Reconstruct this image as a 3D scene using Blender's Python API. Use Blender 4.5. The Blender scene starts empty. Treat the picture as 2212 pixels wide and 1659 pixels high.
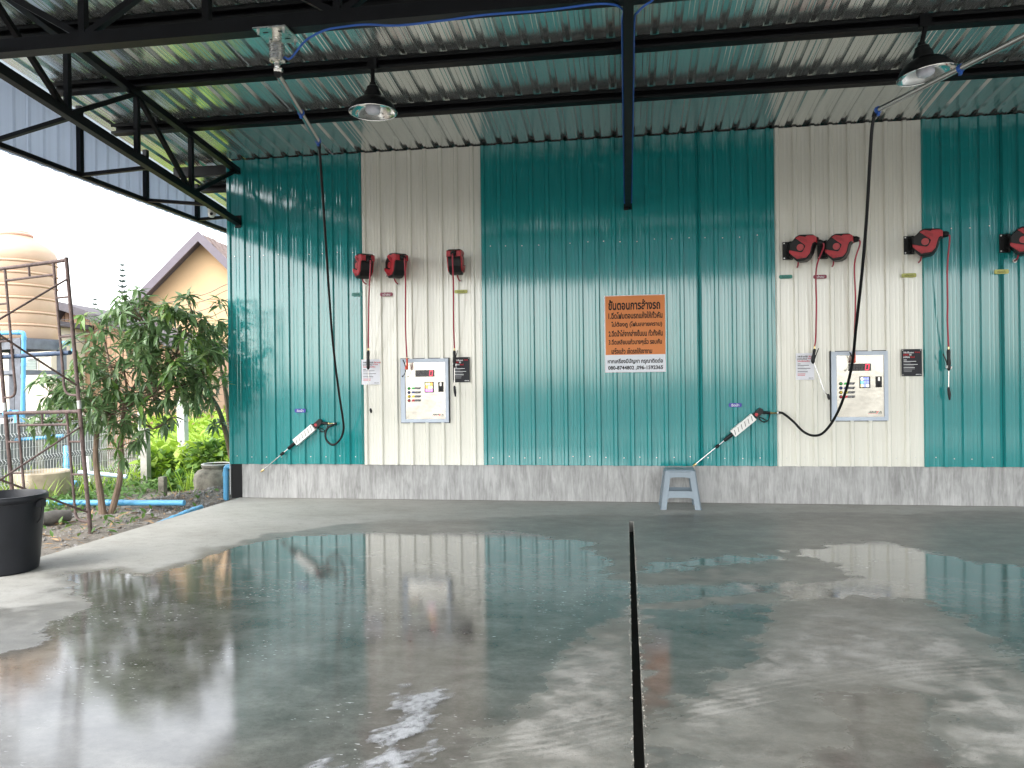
import bpy, math, random
import numpy as np
from mathutils import Vector, Matrix
random.seed(7); rng = np.random.default_rng(7)
sc = bpy.context.scene
COL = sc.collection
R = math.radians

# ------------------------------------------------------------------ camera
FPX, YAW, PITCH, ROLL, DIST, EYE = 1633.8, .15006, -.0005, .0118, 9.596, 1.5   # solved from the wall, in 2212 px wide units
_f = Vector((-math.sin(YAW)*math.cos(PITCH), math.cos(YAW)*math.cos(PITCH), math.sin(PITCH)))
_r0 = Vector((math.cos(YAW), math.sin(YAW), 0)); _u0 = _r0.cross(_f)
_r = _r0*math.cos(ROLL) - _u0*math.sin(ROLL); _u = _r0*math.sin(ROLL) + _u0*math.cos(ROLL)
CAM = Vector((0, -DIST, EYE))
cd = bpy.data.cameras.new('camera'); co = bpy.data.objects.new('camera', cd); COL.objects.link(co)
cd.sensor_width = 36; cd.lens = 36*FPX/2212; cd.clip_end = 2000; cd.clip_start = .05
mw = Matrix((_r, _u, -_f)).transposed().to_4x4(); mw.translation = CAM; co.matrix_world = mw
sc.camera = co

def ray(x, y): return _f + _r*((x-1106)/FPX) - _u*((y-829.5)/FPX)
def at(x, y, Y=0.0):                      # survey point on the plane Y
    d = ray(x, y); return CAM + d*((Y-CAM.y)/d.y)
def fl(x, y, z=0.0):                      # survey point at height z
    d = ray(x, y); return CAM + d*((z-CAM.z)/d.z)
def atd(x, y, dep): return CAM + ray(x, y)*dep
def atx(x, y, X):
    d = ray(x, y); return CAM + d*((X-CAM.x)/d.x)

# ------------------------------------------------------------------ world, sun, exposure
SUN_EL, SUN_AZ = R(48), R(212)            # azimuth of the sun, clockwise from +Y
w = bpy.data.worlds.new('World'); sc.world = w; w.use_nodes = True
nt = w.node_tree; bg = nt.nodes['Background']
sky = nt.nodes.new('ShaderNodeTexSky'); sky.sky_type = 'NISHITA'; sky.sun_disc = False
sky.sun_elevation = SUN_EL; sky.sun_rotation = SUN_AZ
sky.air_density = 1.2; sky.dust_density = 1.8; sky.ozone_density = 1.0
hs = nt.nodes.new('ShaderNodeHueSaturation'); hs.inputs['Saturation'].default_value = .22
nt.links.new(sky.outputs[0], hs.inputs['Color']); nt.links.new(hs.outputs[0], bg.inputs[0])
bg.inputs[1].default_value = .15
sl = bpy.data.lights.new('sun', 'SUN'); sl.energy = .5; sl.angle = R(40); sl.color = (1, .96, .9)
so = bpy.data.objects.new('sun', sl); COL.objects.link(so)
sd = Vector((math.sin(SUN_AZ)*math.cos(SUN_EL), math.cos(SUN_AZ)*math.cos(SUN_EL), math.sin(SUN_EL)))
so.rotation_euler = sd.to_track_quat('Z', 'Y').to_euler()
sc.view_settings.view_transform = 'Standard'; sc.view_settings.look = 'None'
sc.view_settings.exposure = 2.38; sc.view_settings.gamma = 1; sc.view_settings.use_curve_mapping = False
sc.cycles.use_denoising = True
sc.cycles.max_bounces = 8; sc.cycles.diffuse_bounces = 4; sc.cycles.glossy_bounces = 4
sc.cycles.transmission_bounces = 4; sc.cycles.transparent_max_bounces = 6
sc.cycles.caustics_reflective = False; sc.cycles.caustics_refractive = False
sc.cycles.sample_clamp_indirect = 8

# ------------------------------------------------------------------ materials
def nodes(name):
    m = bpy.data.materials.new(name); m.use_nodes = True
    t = m.node_tree; return m, t, t.nodes['Principled BSDF']
def N(t, typ, **kw):
    n = t.nodes.new(typ)
    for k, v in kw.items(): setattr(n, k, v)
    return n
def setin(n, **kw):
    for k, v in kw.items(): n.inputs[k.replace('_', ' ')].default_value = v
def noise(t, scale, detail=4, rough=.6, stretch=(1, 1, 1), coord='Object'):
    tc = N(t, 'ShaderNodeTexCoord'); mp = N(t, 'ShaderNodeMapping'); mp.inputs['Scale'].default_value = stretch
    t.links.new(tc.outputs[coord], mp.inputs[0])
    n = N(t, 'ShaderNodeTexNoise'); setin(n, Scale=scale, Detail=detail, Roughness=rough)
    t.links.new(mp.outputs[0], n.inputs['Vector']); return n
def ramp(t, src, stops):
    r = N(t, 'ShaderNodeValToRGB'); e = r.color_ramp.elements
    while len(e) < len(stops): e.new(.5)
    for el, (p, c) in zip(e, stops):
        el.position = p; el.color = (*c, 1) if len(c) == 3 else c
    t.links.new(src, r.inputs[0]); return r
def math_(t, op, a, b=None, clamp=False):
    n = N(t, 'ShaderNodeMath', operation=op, use_clamp=clamp)
    for i, v in enumerate((a, b)):
        if v is None: continue
        if isinstance(v, (int, float)): n.inputs[i].default_value = v
        else: t.links.new(v, n.inputs[i])
    return n.outputs[0]
def mixc(t, fac, a, b, mode='MIX'):
    n = N(t, 'ShaderNodeMix', data_type='RGBA', blend_type=mode)
    for i, v in ((0, fac), (6, a), (7, b)):
        if isinstance(v, (int, float)): n.inputs[i].default_value = v
        elif isinstance(v, tuple): n.inputs[i].default_value = (*v, 1)
        else: t.links.new(v, n.inputs[i])
    return n.outputs[2]
def sc3(c, k): return tuple(min(1, x*k) for x in c)
MATS = {}
def pm(name, col, rough=.5, metal=0, var=.18, scale=6, bump=0, bscale=60, stretch=(1, 1, 1), rvar=.1, emit=None, spec=.5):
    if name in MATS: return MATS[name]
    m, t, b = nodes(name)
    n = noise(t, scale, 5, .62, stretch)
    r = ramp(t, n.outputs[0], [(.3, sc3(col, 1-var)), (.7, sc3(col, 1+var))])
    t.links.new(r.outputs[0], b.inputs['Base Color'])
    setin(b, Metallic=metal)
    b.inputs['Specular IOR Level'].default_value = spec
    rr = N(t, 'ShaderNodeMapRange'); rr.inputs[3].default_value = max(.02, rough-rvar); rr.inputs[4].default_value = min(1, rough+rvar)
    t.links.new(n.outputs[0], rr.inputs[0]); t.links.new(rr.outputs[0], b.inputs['Roughness'])
    if bump:
        n2 = noise(t, bscale, 4, .6, stretch); bp = N(t, 'ShaderNodeBump'); setin(bp, Strength=bump, Distance=.01)
        t.links.new(n2.outputs[0], bp.inputs['Height']); t.links.new(bp.outputs[0], b.inputs['Normal'])
    if emit:
        b.inputs['Emission Color'].default_value = (*emit[0], 1); b.inputs['Emission Strength'].default_value = emit[1]
    MATS[name] = m; return m

def sheet_metal(name, col, rough, metal, across, lng, wob, dirt=.12, spec=.5, coat=0):
    """painted or bare rolled sheet: every few centimetres across, the sheet is a little out of flat along its length"""
    m, t, b = nodes(name)
    def st(a, l): return tuple(a if i == across else l if i == lng else 1 for i in range(3))
    n1 = noise(t, 1, 3, .6, st(26, .35)); n3 = noise(t, 1, 2, .5, st(90, .8)); nb = noise(t, 1, 2, .5, st(11, .5))
    g = N(t, 'ShaderNodeNewGeometry')
    def cen(n, k): return math_(t, 'MULTIPLY', math_(t, 'SUBTRACT', n.outputs[0], .5), k)
    cx = N(t, 'ShaderNodeCombineXYZ')
    t.links.new(math_(t, 'ADD', cen(n1, wob), cen(n3, wob*.5)), cx.inputs[lng]); t.links.new(cen(nb, wob*2.2), cx.inputs[across])
    va = N(t, 'ShaderNodeVectorMath', operation='ADD'); t.links.new(g.outputs['Normal'], va.inputs[0]); t.links.new(cx.outputs[0], va.inputs[1])
    vn = N(t, 'ShaderNodeVectorMath', operation='NORMALIZE'); t.links.new(va.outputs[0], vn.inputs[0])
    t.links.new(vn.outputs[0], b.inputs['Normal'])
    nd = noise(t, 1.1, 5, .6, st(12, .22))
    r = ramp(t, nd.outputs[0], [(.28, sc3(col, 1-dirt)), (.72, sc3(col, 1+dirt))])
    t.links.new(r.outputs[0], b.inputs['Base Color'])
    setin(b, Metallic=metal); b.inputs['Specular IOR Level'].default_value = spec
    if coat: b.inputs['Coat Weight'].default_value = coat; b.inputs['Coat Roughness'].default_value = rough*.7; t.links.new(vn.outputs[0], b.inputs['Coat Normal'])
    rr = N(t, 'ShaderNodeMapRange'); rr.inputs[3].default_value = rough*.75; rr.inputs[4].default_value = rough*1.3
    t.links.new(nd.outputs[0], rr.inputs[0]); t.links.new(rr.outputs[0], b.inputs['Roughness'])
    MATS[name] = m; return m

TEAL = sheet_metal('wall_teal', (.017, .245, .245), .085, 0, 0, 2, .017, .04, spec=.85, coat=0)
CREAM = sheet_metal('wall_cream', (.745, .73, .645), .11, 0, 0, 2, .017, .03, spec=.7, coat=0)
GALV = sheet_metal('roof_galvalume', (.74, .77, .755), .21, .86, 0, 1, .022, .08)
GALV2 = sheet_metal('wall_fascia_back', (.62, .68, .76), .45, 0, 1, 2, .03, .12)
_t = GALV2.node_tree; _b = _t.nodes['Principled BSDF']; _tr = N(_t, 'ShaderNodeBsdfTranslucent'); _tr.inputs[0].default_value = (.66, .71, .78, 1)
_mx = N(_t, 'ShaderNodeMixShader'); _mx.inputs[0].default_value = .42; _t.links.new(_b.outputs[0], _mx.inputs[1]); _t.links.new(_tr.outputs[0], _mx.inputs[2]); _t.links.new(_mx.outputs[0], _t.nodes['Material Output'].inputs[0])
BLACK = pm('black_steel', (.004, .0042, .005), .45, 0, .3, 9, .15, 90, spec=.22)
BLACKP = pm('black_plastic', (.006, .006, .0066), .42, 0, .2, 20, spec=.3)
RUBBER = pm('black_rubber', (.005, .005, .0055), .5, 0, .2, 30, spec=.3)
REDP = pm('red_plastic', (.42, .018, .028), .42, 0, .15, 14)
REDHOSE = pm('red_hose', (.33, .015, .035), .4, 0, .15, 20)
ORANGEP = pm('orange_red_plastic', (.65, .07, .03), .4, 0, .12, 20)
CHROME = pm('chrome', (.52, .51, .49), .16, 1, .05, 20, rvar=.05)
STEEL = pm('brushed_stainless', (.70, .68, .63), .27, 1, .06, 5, .03, 30, (1, 1, 12))
STEELP = pm('stainless_front', (.47, .45, .40), .2, 1, .05, 3.5, .5, 1.6)
BRASS = pm('brass', (.62, .47, .22), .3, 1, .1, 30)
BEZEL = pm('grey_blue_bezel', (.52, .58, .66), .45, 0, .06, 8)
WHITEP = pm('white_paint', (.78, .77, .73), .4, 0, .05, 8)
BLUEP = pm('blue_pvc', (.10, .35, .58), .38, 0, .14, 6)
BLUEH = pm('blue_air_line', (.02, .10, .42), .4, 0, .1, 20)
ZINC = pm('zinc_screw', (.6, .6, .58), .35, .9, .1, 50)
DARKHOLE = pm('dark_void', (.01, .01, .01), .9)
RUST = pm('rusty_tube', (.105, .072, .064), .75, .1, .55, 14, .4, 80)
GREYSTEEL = pm('tower_steel', (.13, .14, .16), .6, .1, .3, 6, .1, 50)
PEACHT = pm('tank_plastic', (.50, .345, .235), .5, 0, .06, 3, .03, 40)
CONC = pm('old_concrete', (.40, .38, .34), .9, 0, .35, 5, .5, 40)
MOSSY = pm('mossy_concrete', (.20, .185, .15), .95, 0, .6, 7, .6, 30)
CEMENT = pm('cement_panel', (.20, .205, .21), .9, 0, .22, 3, .3, 30, (1, 1, .4))
BARK = pm('mango_bark', (.17, .12, .085), .9, 0, .35, 12, .6, 50, (1, 1, .3))
PEACHW = pm('peach_render', (.60, .40, .22), .8, 0, .05, 1.5, .05, 20)
PINKW = pm('pink_board', (.55, .35, .23), .75, 0, .07, 3, .05, 20)
CREAMW = pm('cream_render', (.72, .66, .55), .8, 0, .05, 2)
TRIM = pm('mauve_trim', (.13, .11, .13), .6, 0, .12, 5)
SHING = pm('brown_shingle', (.22, .16, .14), .85, 0, .3, 9, .2, 40)
DARKROOF = pm('dark_roof', (.10, .09, .10), .8, 0, .25, 5)
LOUV = pm('green_louvre', (.30, .36, .33), .5, 0, .1, 6)
STOOLP = pm('grey_blue_plastic', (.21, .26, .30), .42, 0, .06, 10, .03, 120)
BUCK = pm('black_bucket_plastic', (.007, .008, .011), .45, 0, .25, 7, .06, 60, spec=.35)
def leafmat(name, a, b_, scale=5, rough=.38):
    m, t, b = nodes(name)
    n = noise(t, scale, 3, .6); r = ramp(t, n.outputs[0], [(.32, a), (.5, sc3(a, 1.4)), (.68, b_)])
    t.links.new(r.outputs[0], b.inputs['Base Color']); b.inputs['Roughness'].default_value = rough
    tr = N(t, 'ShaderNodeBsdfTranslucent'); t.links.new(r.outputs[0], tr.inputs[0])
    mx = N(t, 'ShaderNodeMixShader'); mx.inputs[0].default_value = .34
    t.links.new(b.outputs[0], mx.inputs[1]); t.links.new(tr.outputs[0], mx.inputs[2])
    t.links.new(mx.outputs[0], t.nodes['Material Output'].inputs[0]); return m
LEAF = leafmat('mango_leaf', (.10, .17, .07), (.25, .33, .14), 5, .3)
LEAFB = leafmat('mango_young_leaf', (.11, .20, .045), (.22, .30, .07))
VINE = leafmat('vine_leaf', (.11, .20, .045), (.24, .34, .085), 4)
LIME = leafmat('meadow_leaf', (.24, .37, .04), (.40, .50, .08), 2, .5)
WEED = leafmat('weed_leaf', (.07, .15, .03), (.16, .24, .06), 4, .5)
PINE = leafmat('pine_needle', (.05, .085, .075), (.09, .13, .11), 3, .6)

# ------------------------------------------------------------------ mesh helpers
def V(*a): return Vector(a)
class MB:
    def __init__(s): s.v = []; s.f = []
    def add(s, vs, fs):
        o = len(s.v); s.v += [tuple(p) for p in vs]; s.f += [tuple(i+o for i in f) for f in fs]; return s
    def box(s, c, size, M=None):
        h = Vector(size)/2; vs = []
        for dx, dy, dz in ((-1,-1,-1),(1,-1,-1),(1,1,-1),(-1,1,-1),(-1,-1,1),(1,-1,1),(1,1,1),(-1,1,1)):
            p = Vector((dx*h.x, dy*h.y, dz*h.z)); p = M @ p if M else p; vs.append(p+Vector(c))
        return s.add(vs, [(0,3,2,1),(4,5,6,7),(0,1,5,4),(1,2,6,5),(2,3,7,6),(3,0,4,7)])
    def bar(s, p0, p1, a, b, up=(0,0,1)):      # rectangular bar, a wide, b along up
        p0, p1 = Vector(p0), Vector(p1); d = (p1-p0).normalized(); u = Vector(up)
        if abs(d.dot(u)) > .99: u = Vector((0,1,0))
        r = d.cross(u).normalized(); u = r.cross(d)
        vs = [p+r*(a/2*i)+u*(b/2*j) for p in (p0, p1) for i, j in ((-1,-1),(1,-1),(1,1),(-1,1))]
        return s.add(vs, [(0,1,2,3),(7,6,5,4),(0,4,5,1),(1,5,6,2),(2,6,7,3),(3,7,4,0)])
    def tube(s, pts, r, n=8, caps=True):
        pts = [Vector(p) for p in pts]; rs = r if isinstance(r, (list, tuple)) else [r]*len(pts)
        o = len(s.v); d0 = (pts[1]-pts[0]).normalized(); u = d0.orthogonal().normalized()
        for i, p in enumerate(pts):
            d = ((pts[min(i+1, len(pts)-1)]-p).normalized() + (p-pts[max(i-1, 0)]).normalized())
            d = d.normalized() if d.length > 1e-6 else d0
            u = (u - d*u.dot(d)); u = u.normalized() if u.length > 1e-6 else d.orthogonal().normalized(); b = d.cross(u)
            for k in range(n):
                a = 2*math.pi*k/n; s.v.append(tuple(p+(u*math.cos(a)+b*math.sin(a))*rs[i]))
        for i in range(len(pts)-1):
            for k in range(n):
                s.f.append((o+i*n+k, o+i*n+(k+1)%n, o+(i+1)*n+(k+1)%n, o+(i+1)*n+k))
        if caps:
            s.f.append(tuple(o+k for k in range(n))[::-1]); e = o+(len(pts)-1)*n; s.f.append(tuple(e+k for k in range(n)))
        return s
    def lathe(s, c, prof, n=24, M=None, close=True):
        o = len(s.v); c = Vector(c)
        for r, z in prof:
            for k in range(n):
                a = 2*math.pi*k/n; p = Vector((r*math.cos(a), r*math.sin(a), z)); p = M @ p if M else p; s.v.append(tuple(c+p))
        for i in range(len(prof)-1):
            for k in range(n): s.f.append((o+i*n+k, o+i*n+(k+1)%n, o+(i+1)*n+(k+1)%n, o+(i+1)*n+k))
        if close:
            if prof[0][0] > 1e-4: s.f.append(tuple(o+k for k in range(n))[::-1])
            e = o+(len(prof)-1)*n
            if prof[-1][0] > 1e-4: s.f.append(tuple(e+k for k in range(n)))
        return s
    def prism(s, poly, O, ex, ey, t0, t1):     # polygon in (ex, ey), thickness along ex x ey from t0 to t1
        O, ex, ey = Vector(O), Vector(ex), Vector(ey); ez = ex.cross(ey); n = len(poly)
        vs = [O+ex*a+ey*b+ez*t for t in (t0, t1) for a, b in poly]
        fs = [tuple(range(n))[::-1], tuple(range(n, 2*n))] + [(i, (i+1)%n, n+(i+1)%n, n+i) for i in range(n)]
        return s.add(vs, fs)
    def mesh(s, name, mat, off=(0,0,0), smooth=False):
        me = bpy.data.meshes.new(name); o = Vector(off)
        me.from_pydata([tuple(Vector(p)-o) for p in s.v], [], s.f); me.update()
        if mat: me.materials.append(mat)
        if smooth:
            me.polygons.foreach_set('use_smooth', [True]*len(me.polygons))
            try: me.set_sharp_from_angle(angle=R(38))
            except Exception: pass
        return me
def link(name, me, parent=None):
    o = bpy.data.objects.new(name, me); COL.objects.link(o)
    if parent: o.parent = parent
    return o
def tag(o, label=None, cat=None, group=None, kind=None):
    if label: o['label'] = label
    if cat: o['category'] = cat
    if group: o['group'] = group
    if kind: o['kind'] = kind
    return o
def thing(name, label, cat, loc=(0,0,0), group=None):
    o = link(name, None); o.location = loc; o.empty_display_size = .1; return tag(o, label, cat, group)
def rootloc(o):
    l = Vector((0,0,0))
    while o: l += o.location; o = o.parent
    return l
def part(name, mb, mat, parent=None, smooth=False, local=False, kind=None):
    off = (0,0,0) if (local or parent is None) else rootloc(parent)
    o = link(name, mb.mesh(name, mat, off, smooth), parent)
    if kind: o['kind'] = kind
    return o
def single(name, mb, mat, label, cat, group=None, smooth=False, kind=None):   # a thing of one mesh, origin at its base
    c = Vector([sum(p[i] for p in mb.v)/len(mb.v) for i in range(3)]); c.z = min(p[2] for p in mb.v)
    o = link(name, mb.mesh(name, mat, c, smooth)); o.location = c; return tag(o, label, cat, group, kind)
def smoothpath(pts, sub=6):
    P = [Vector(p) for p in pts]; out = []
    for i in range(len(P)-1):
        a, b, c, d = P[max(i-1,0)], P[i], P[i+1], P[min(i+2,len(P)-1)]
        for k in range(sub):
            t = k/sub; out.append(.5*((2*b)+(c-a)*t+(2*a-5*b+4*c-d)*t*t+(3*b-a-3*c+d)*t**3))
    return out+[P[-1]]
def disc_poly(r, n=16, cx=0, cy=0): return [(cx+r*math.cos(2*math.pi*k/n), cy+r*math.sin(2*math.pi*k/n)) for k in range(n)]
def roundrect(x0, y0, x1, y1, r, n=4):
    out = []
    for cx, cy, a0 in ((x1-r, y0+r, -90), (x1-r, y1-r, 0), (x0+r, y1-r, 90), (x0+r, y0+r, 180)):
        for k in range(n+1): a = R(a0+90*k/n); out.append((cx+r*math.cos(a), cy+r*math.sin(a)))
    return out
EX, EZ = V(1,0,0), V(0,0,1)               # wall-facing frame: EX x EZ = -Y, thickness grows out of the wall
def lettering(body, O, width, height, mat, parent, name='lettering', bold=.012, shear=0, align='LEFT'):
    """flat print: text fitted into width x height, lying in the wall plane"""
    c = bpy.data.curves.new(name, 'FONT'); c.body = body; c.size = 1; c.offset = bold; c.shear = shear; c.resolution_u = 2
    tmp = bpy.data.objects.new('tmp', c); COL.objects.link(tmp)
    bpy.context.view_layer.update()
    me = bpy.data.meshes.new_from_object(tmp.evaluated_get(bpy.context.evaluated_depsgraph_get()))
    bpy.data.objects.remove(tmp); bpy.data.curves.remove(c)
    co_ = np.empty(len(me.vertices)*3); me.vertices.foreach_get('co', co_); co_ = co_.reshape(-1, 3)
    if not len(co_): return None
    mn, mx = co_.min(0), co_.max(0); sx = width/(mx[0]-mn[0]); sy = height/(mx[1]-mn[1])
    q = np.stack([(co_[:, 0]-mn[0])*sx, np.zeros(len(co_)), (co_[:, 1]-mn[1])*sy], 1) + np.array(O) - np.array(rootloc(parent))
    me.vertices.foreach_set('co', q.astype(np.float32).ravel()); me.materials.clear(); me.materials.append(mat); me.name = name; me.update()
    return link(name, me, parent)

# ================================================================== THE SETTING
def vnoise(x, y, seed=0):
    g = np.random.default_rng(seed).random((256, 256)); xi = np.floor(x).astype(int); yi = np.floor(y).astype(int)
    fx = x-xi; fy = y-yi; fx = fx*fx*(3-2*fx); fy = fy*fy*(3-2*fy); a = lambda i, j: g[(xi+i) & 255, (yi+j) & 255]
    return (a(0,0)*(1-fx)+a(1,0)*fx)*(1-fy)+(a(0,1)*(1-fx)+a(1,1)*fx)*fy
def fbm(x, y, seed=0, o=4):
    s = 0; t = 0
    for k in range(o): s = s+vnoise(x*2**k+17*k, y*2**k+9*k, seed+k)*.55**k; t += .55**k
    return s/t
def sdf(px, py, poly):                       # signed distance, positive inside
    P = np.array(poly); n = len(P); d = np.full(px.shape, 1e9); ins = np.zeros(px.shape, bool)
    for i in range(n):
        ax, ay = P[i]; bx, by = P[(i+1) % n]; ex, ey = bx-ax, by-ay
        t = np.clip(((px-ax)*ex+(py-ay)*ey)/(ex*ex+ey*ey+1e-12), 0, 1)
        d = np.minimum(d, np.hypot(px-ax-t*ex, py-ay-t*ey))
        c = ((ay > py) != (by > py)) & (px < (bx-ax)*(py-ay)/(by-ay+1e-12)+ax); ins ^= c
    return np.where(ins, d, -d)
def sstep(a, b, x): t = np.clip((x-a)/(b-a), 0, 1); return t*t*(3-2*t)
def flp(pts): return [tuple(fl(*p).xy) for p in pts]

# ---- far ground and the yard beside the slab
m, t, b = nodes('yard_soil')
n1 = noise(t, 1.3, 6, .65); n2 = noise(t, 38, 5, .7); n3 = noise(t, 9, 4, .6)
c1 = ramp(t, n1.outputs[0], [(.35, (.15, .125, .10)), (.6, (.28, .255, .22))])
c2 = ramp(t, n2.outputs[0], [(.3, (.35, .34, .33)), (.55, (1, 1, 1)), (.75, (1.0, .97, .92))])
t.links.new(mixc(t, .85, c1.outputs[0], c2.outputs[0], 'MULTIPLY'), b.inputs['Base Color']); b.inputs['Roughness'].default_value = .95
bp = N(t, 'ShaderNodeBump'); setin(bp, Strength=.9, Distance=.03); t.links.new(n2.outputs[0], bp.inputs['Height']); t.links.new(bp.outputs[0], b.inputs['Normal'])
SOIL = m
FORE = pm('forecourt', (.17, .168, .16), .85, 0, .2, .8, .3, 30)
g = MB(); S = 600
g.add([(-S,-S,-.2),(S,-S,-.2),(S,S,-.2),(-S,S,-.2)], [(0,1,2,3)])
tag(part('ground', g, FORE), kind='structure')
xs = np.arange(-15, -5.19, .07); ys = np.arange(-7, 9, .08)
X, Y = np.meshgrid(xs, ys)
mound = .20*np.exp(-(((X+5.75)/.45)**2+((Y-.55)/.5)**2)) + .10*np.exp(-(((X+6.25)/.35)**2+((Y+.2)/.5)**2))
Zg = -.10 + .07*(fbm(X*1.7, Y*1.7, 3)-.5) + .05*(fbm(X*9, Y*9, 5)-.5) + mound
Zg = np.where(X > -5.3, np.minimum(Zg, -.03), Zg)
g = MB(); nx, ny = len(xs), len(ys)
g.v = [tuple(p) for p in np.stack([X, Y, Zg], -1).reshape(-1, 3)]
g.f = [(j*nx+i, j*nx+i+1, (j+1)*nx+i+1, (j+1)*nx+i) for j in range(ny-1) for i in range(nx-1)]
tag(part('yard_soil', g, SOIL, smooth=True), kind='structure')
def gz(x, y):
    mo = .20*math.exp(-(((x+5.75)/.45)**2+((y-.55)/.5)**2)) + .10*math.exp(-(((x+6.25)/.35)**2+((y+.2)/.5)**2))
    ax, ay = np.array([x]), np.array([y])
    return float(-.10+.07*(fbm(ax*1.7, ay*1.7, 3)-.5)[0]+.05*(fbm(ax*9, ay*9, 5)-.5)[0]+mo)

# ---- wet concrete floor
DX0, DX1, DY = .012, .056, -1.34            # drain slot
DAMP = flp([(-150,1340),(130,1290),(300,1235),(480,1190),(560,1152),(780,1128),(1100,1116),(1500,1108),(1900,1106),(2350,1100),(2350,1790),(-150,1790)])
FILM = [flp(p) for p in (
 [(-90,1430),(60,1392),(140,1340),(215,1305),(140,1280),(165,1240),(230,1235),(330,1252),(420,1218),(500,1185),(640,1160),(780,1150),(1000,1155),(1100,1150),(1230,1168),(1310,1205),(1340,1225),(1300,1245),(1380,1262),(1360,1330),(1270,1365),(1200,1410),(1140,1480),(1060,1560),(1010,1620),(980,1790),(-90,1790)],
 [(1375,1235),(1390,1210),(1560,1200),(1690,1203),(1560,1222)],
 [(1370,1272),(1690,1262),(1690,1275),(1500,1290),(1375,1310)],
 [(1385,1318),(1560,1310),(1690,1298),(1670,1345),(1640,1400),(1560,1450),(1450,1510),(1400,1540),(1390,1600),(1520,1640),(1520,1790),(1380,1790)],
 [(1690,1190),(1800,1178),(1900,1170),(2000,1195),(2100,1215),(2280,1235),(2280,1480),(2150,1400),(2080,1330),(2000,1295),(1850,1290),(1700,1300),(1690,1280),(1790,1262),(1850,1250),(1790,1215)],
 [(1790,1500),(1900,1490),(2020,1520),(1985,1550),(2060,1660),(2080,1790),(1740,1790),(1800,1600)])]
DRY = [flp(p) for p in (
 [(1120,1510),(1230,1390),(1300,1345),(1362,1345),(1366,1790),(960,1790),(1050,1610)],
 [(1690,1310),(1900,1305),(2000,1330),(2150,1440),(2280,1500),(2280,1790),(2100,1790),(2020,1560),(1900,1480),(1700,1490),(1560,1540),(1480,1600),(1540,1470),(1650,1400)],
 [(1420,1222),(1560,1226),(1780,1240),(1700,1258),(1420,1262)], [(1400,1290),(1560,1284),(1600,1296),(1480,1312),(1400,1308)])]
TRK = [flp([(900,1640),(1180,1600),(1480,1530),(1700,1487),(1960,1448),(2300,1425)]), flp([(330,1480),(560,1400),(800,1345),(1050,1300),(1300,1270),(1700,1245)]),
       flp([(250,1560),(520,1450),(800,1390),(1100,1350)])]
def wetfield(X, Y):
    nz = fbm(X*2.3, Y*3.2, 11, 5)-.5; nf = fbm(X*9, Y*13, 21, 4)-.5
    w_ = .10+.10*nf
    w_ = w_+(.44+.16*nf-w_)*sstep(-.05, .10, sdf(X, Y, DAMP)+.5*nz+.12*nf)
    for p in FILM:
        d = sdf(X, Y, p); w_ = np.maximum(w_, (.42+.12*nf)*sstep(-.55, -.02, d+.35*nz+.15*nf))
    for p in DRY: w_ = w_+(.37+.42*nf-w_)*sstep(-.16, .16, sdf(X, Y, p)+.55*nz+.3*nf)*.92
    for p in FILM:
        d = sdf(X, Y, p)+.34*nz+.24*nf; w_ = w_+(.80+.16*sstep(-1.6, -2.6, X)+.12*nf-w_)*sstep(-.13, .10, d)
    return np.clip(w_, 0, 1)
def track(X, Y):
    best = np.full(X.shape, 9.0); side = np.full(X.shape, 9.0)
    for pl in TRK:
        for (ax, ay), (bx, by) in zip(pl[:-1], pl[1:]):
            ex, ey = bx-ax, by-ay; L = math.hypot(ex, ey)
            tt = ((X-ax)*ex+(Y-ay)*ey)/(L*L); dd = ((X-ax)*ey-(Y-ay)*ex)/L
            ok = (tt >= -.02) & (tt <= 1.02) & (np.abs(dd) < np.abs(best)); best = np.where(ok, dd, best)
    return best
fv, ff, fw, ft = [], [], [], []
def floorgrid(x0, x1, y0, y1, st):
    xs = np.linspace(x0, x1, max(2, int((x1-x0)/st)+1)); ys = np.linspace(y0, y1, max(2, int((y1-y0)/st)+1))
    X, Y = np.meshgrid(xs, ys); o = sum(len(a) for a in fv); nx, ny = len(xs), len(ys)
    fv.append(np.stack([X, Y, np.zeros_like(X)], -1).reshape(-1, 3)); fw.append(wetfield(X, Y).ravel()); ft.append(np.clip(track(X, Y), -1, 1).ravel())
    j, i = np.meshgrid(np.arange(ny-1), np.arange(nx-1), indexing='ij'); k = (j*nx+i).ravel()+o
    ff.append(np.stack([k, k+1, k+1+nx, k+nx], 1))
FX0, FX1 = -5.2, 5.2
floorgrid(FX0, DX0, -7.2, 0.05, .024); floorgrid(DX1, FX1, -7.2, 0.05, .024); floorgrid(DX0, DX1, DY, .05, .05)
floorgrid(FX0, DX0, -14, -7.2, .4); floorgrid(DX1, FX1, -14, -7.2, .4); floorgrid(FX1, 13, -14, .05, .4)
fv_, ff_ = np.concatenate(fv), np.concatenate(ff); n0 = len(fv_)
ev = [(FX0,-14,0),(FX0,.05,0),(FX0,.05,-.3),(FX0,-14,-.3),(13,-14,0),(13,-14,-.3),(DX0,-14,0),(DX0,DY,0),(DX0,DY,-.12),(DX0,-14,-.12),(DX1,-14,0),(DX1,DY,0),(DX1,DY,-.12),(DX1,-14,-.12)]
fv_ = np.concatenate([fv_, np.array(ev)])
ef = [(n0,n0+1,n0+2,n0+3),(n0+4,n0,n0+3,n0+5),(n0+6,n0+7,n0+8,n0+9),(n0+10,n0+13,n0+12,n0+11),(n0+7,n0+11,n0+12,n0+8)]
me = bpy.data.meshes.new('concrete_floor'); me.from_pydata(fv_.tolist(), [], ff_.tolist()+ef); me.update()
wv = np.concatenate(fw+[np.full(len(ev), .3)]).astype(np.float32); tv = np.concatenate(ft+[np.ones(len(ev))]).astype(np.float32)
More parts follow.
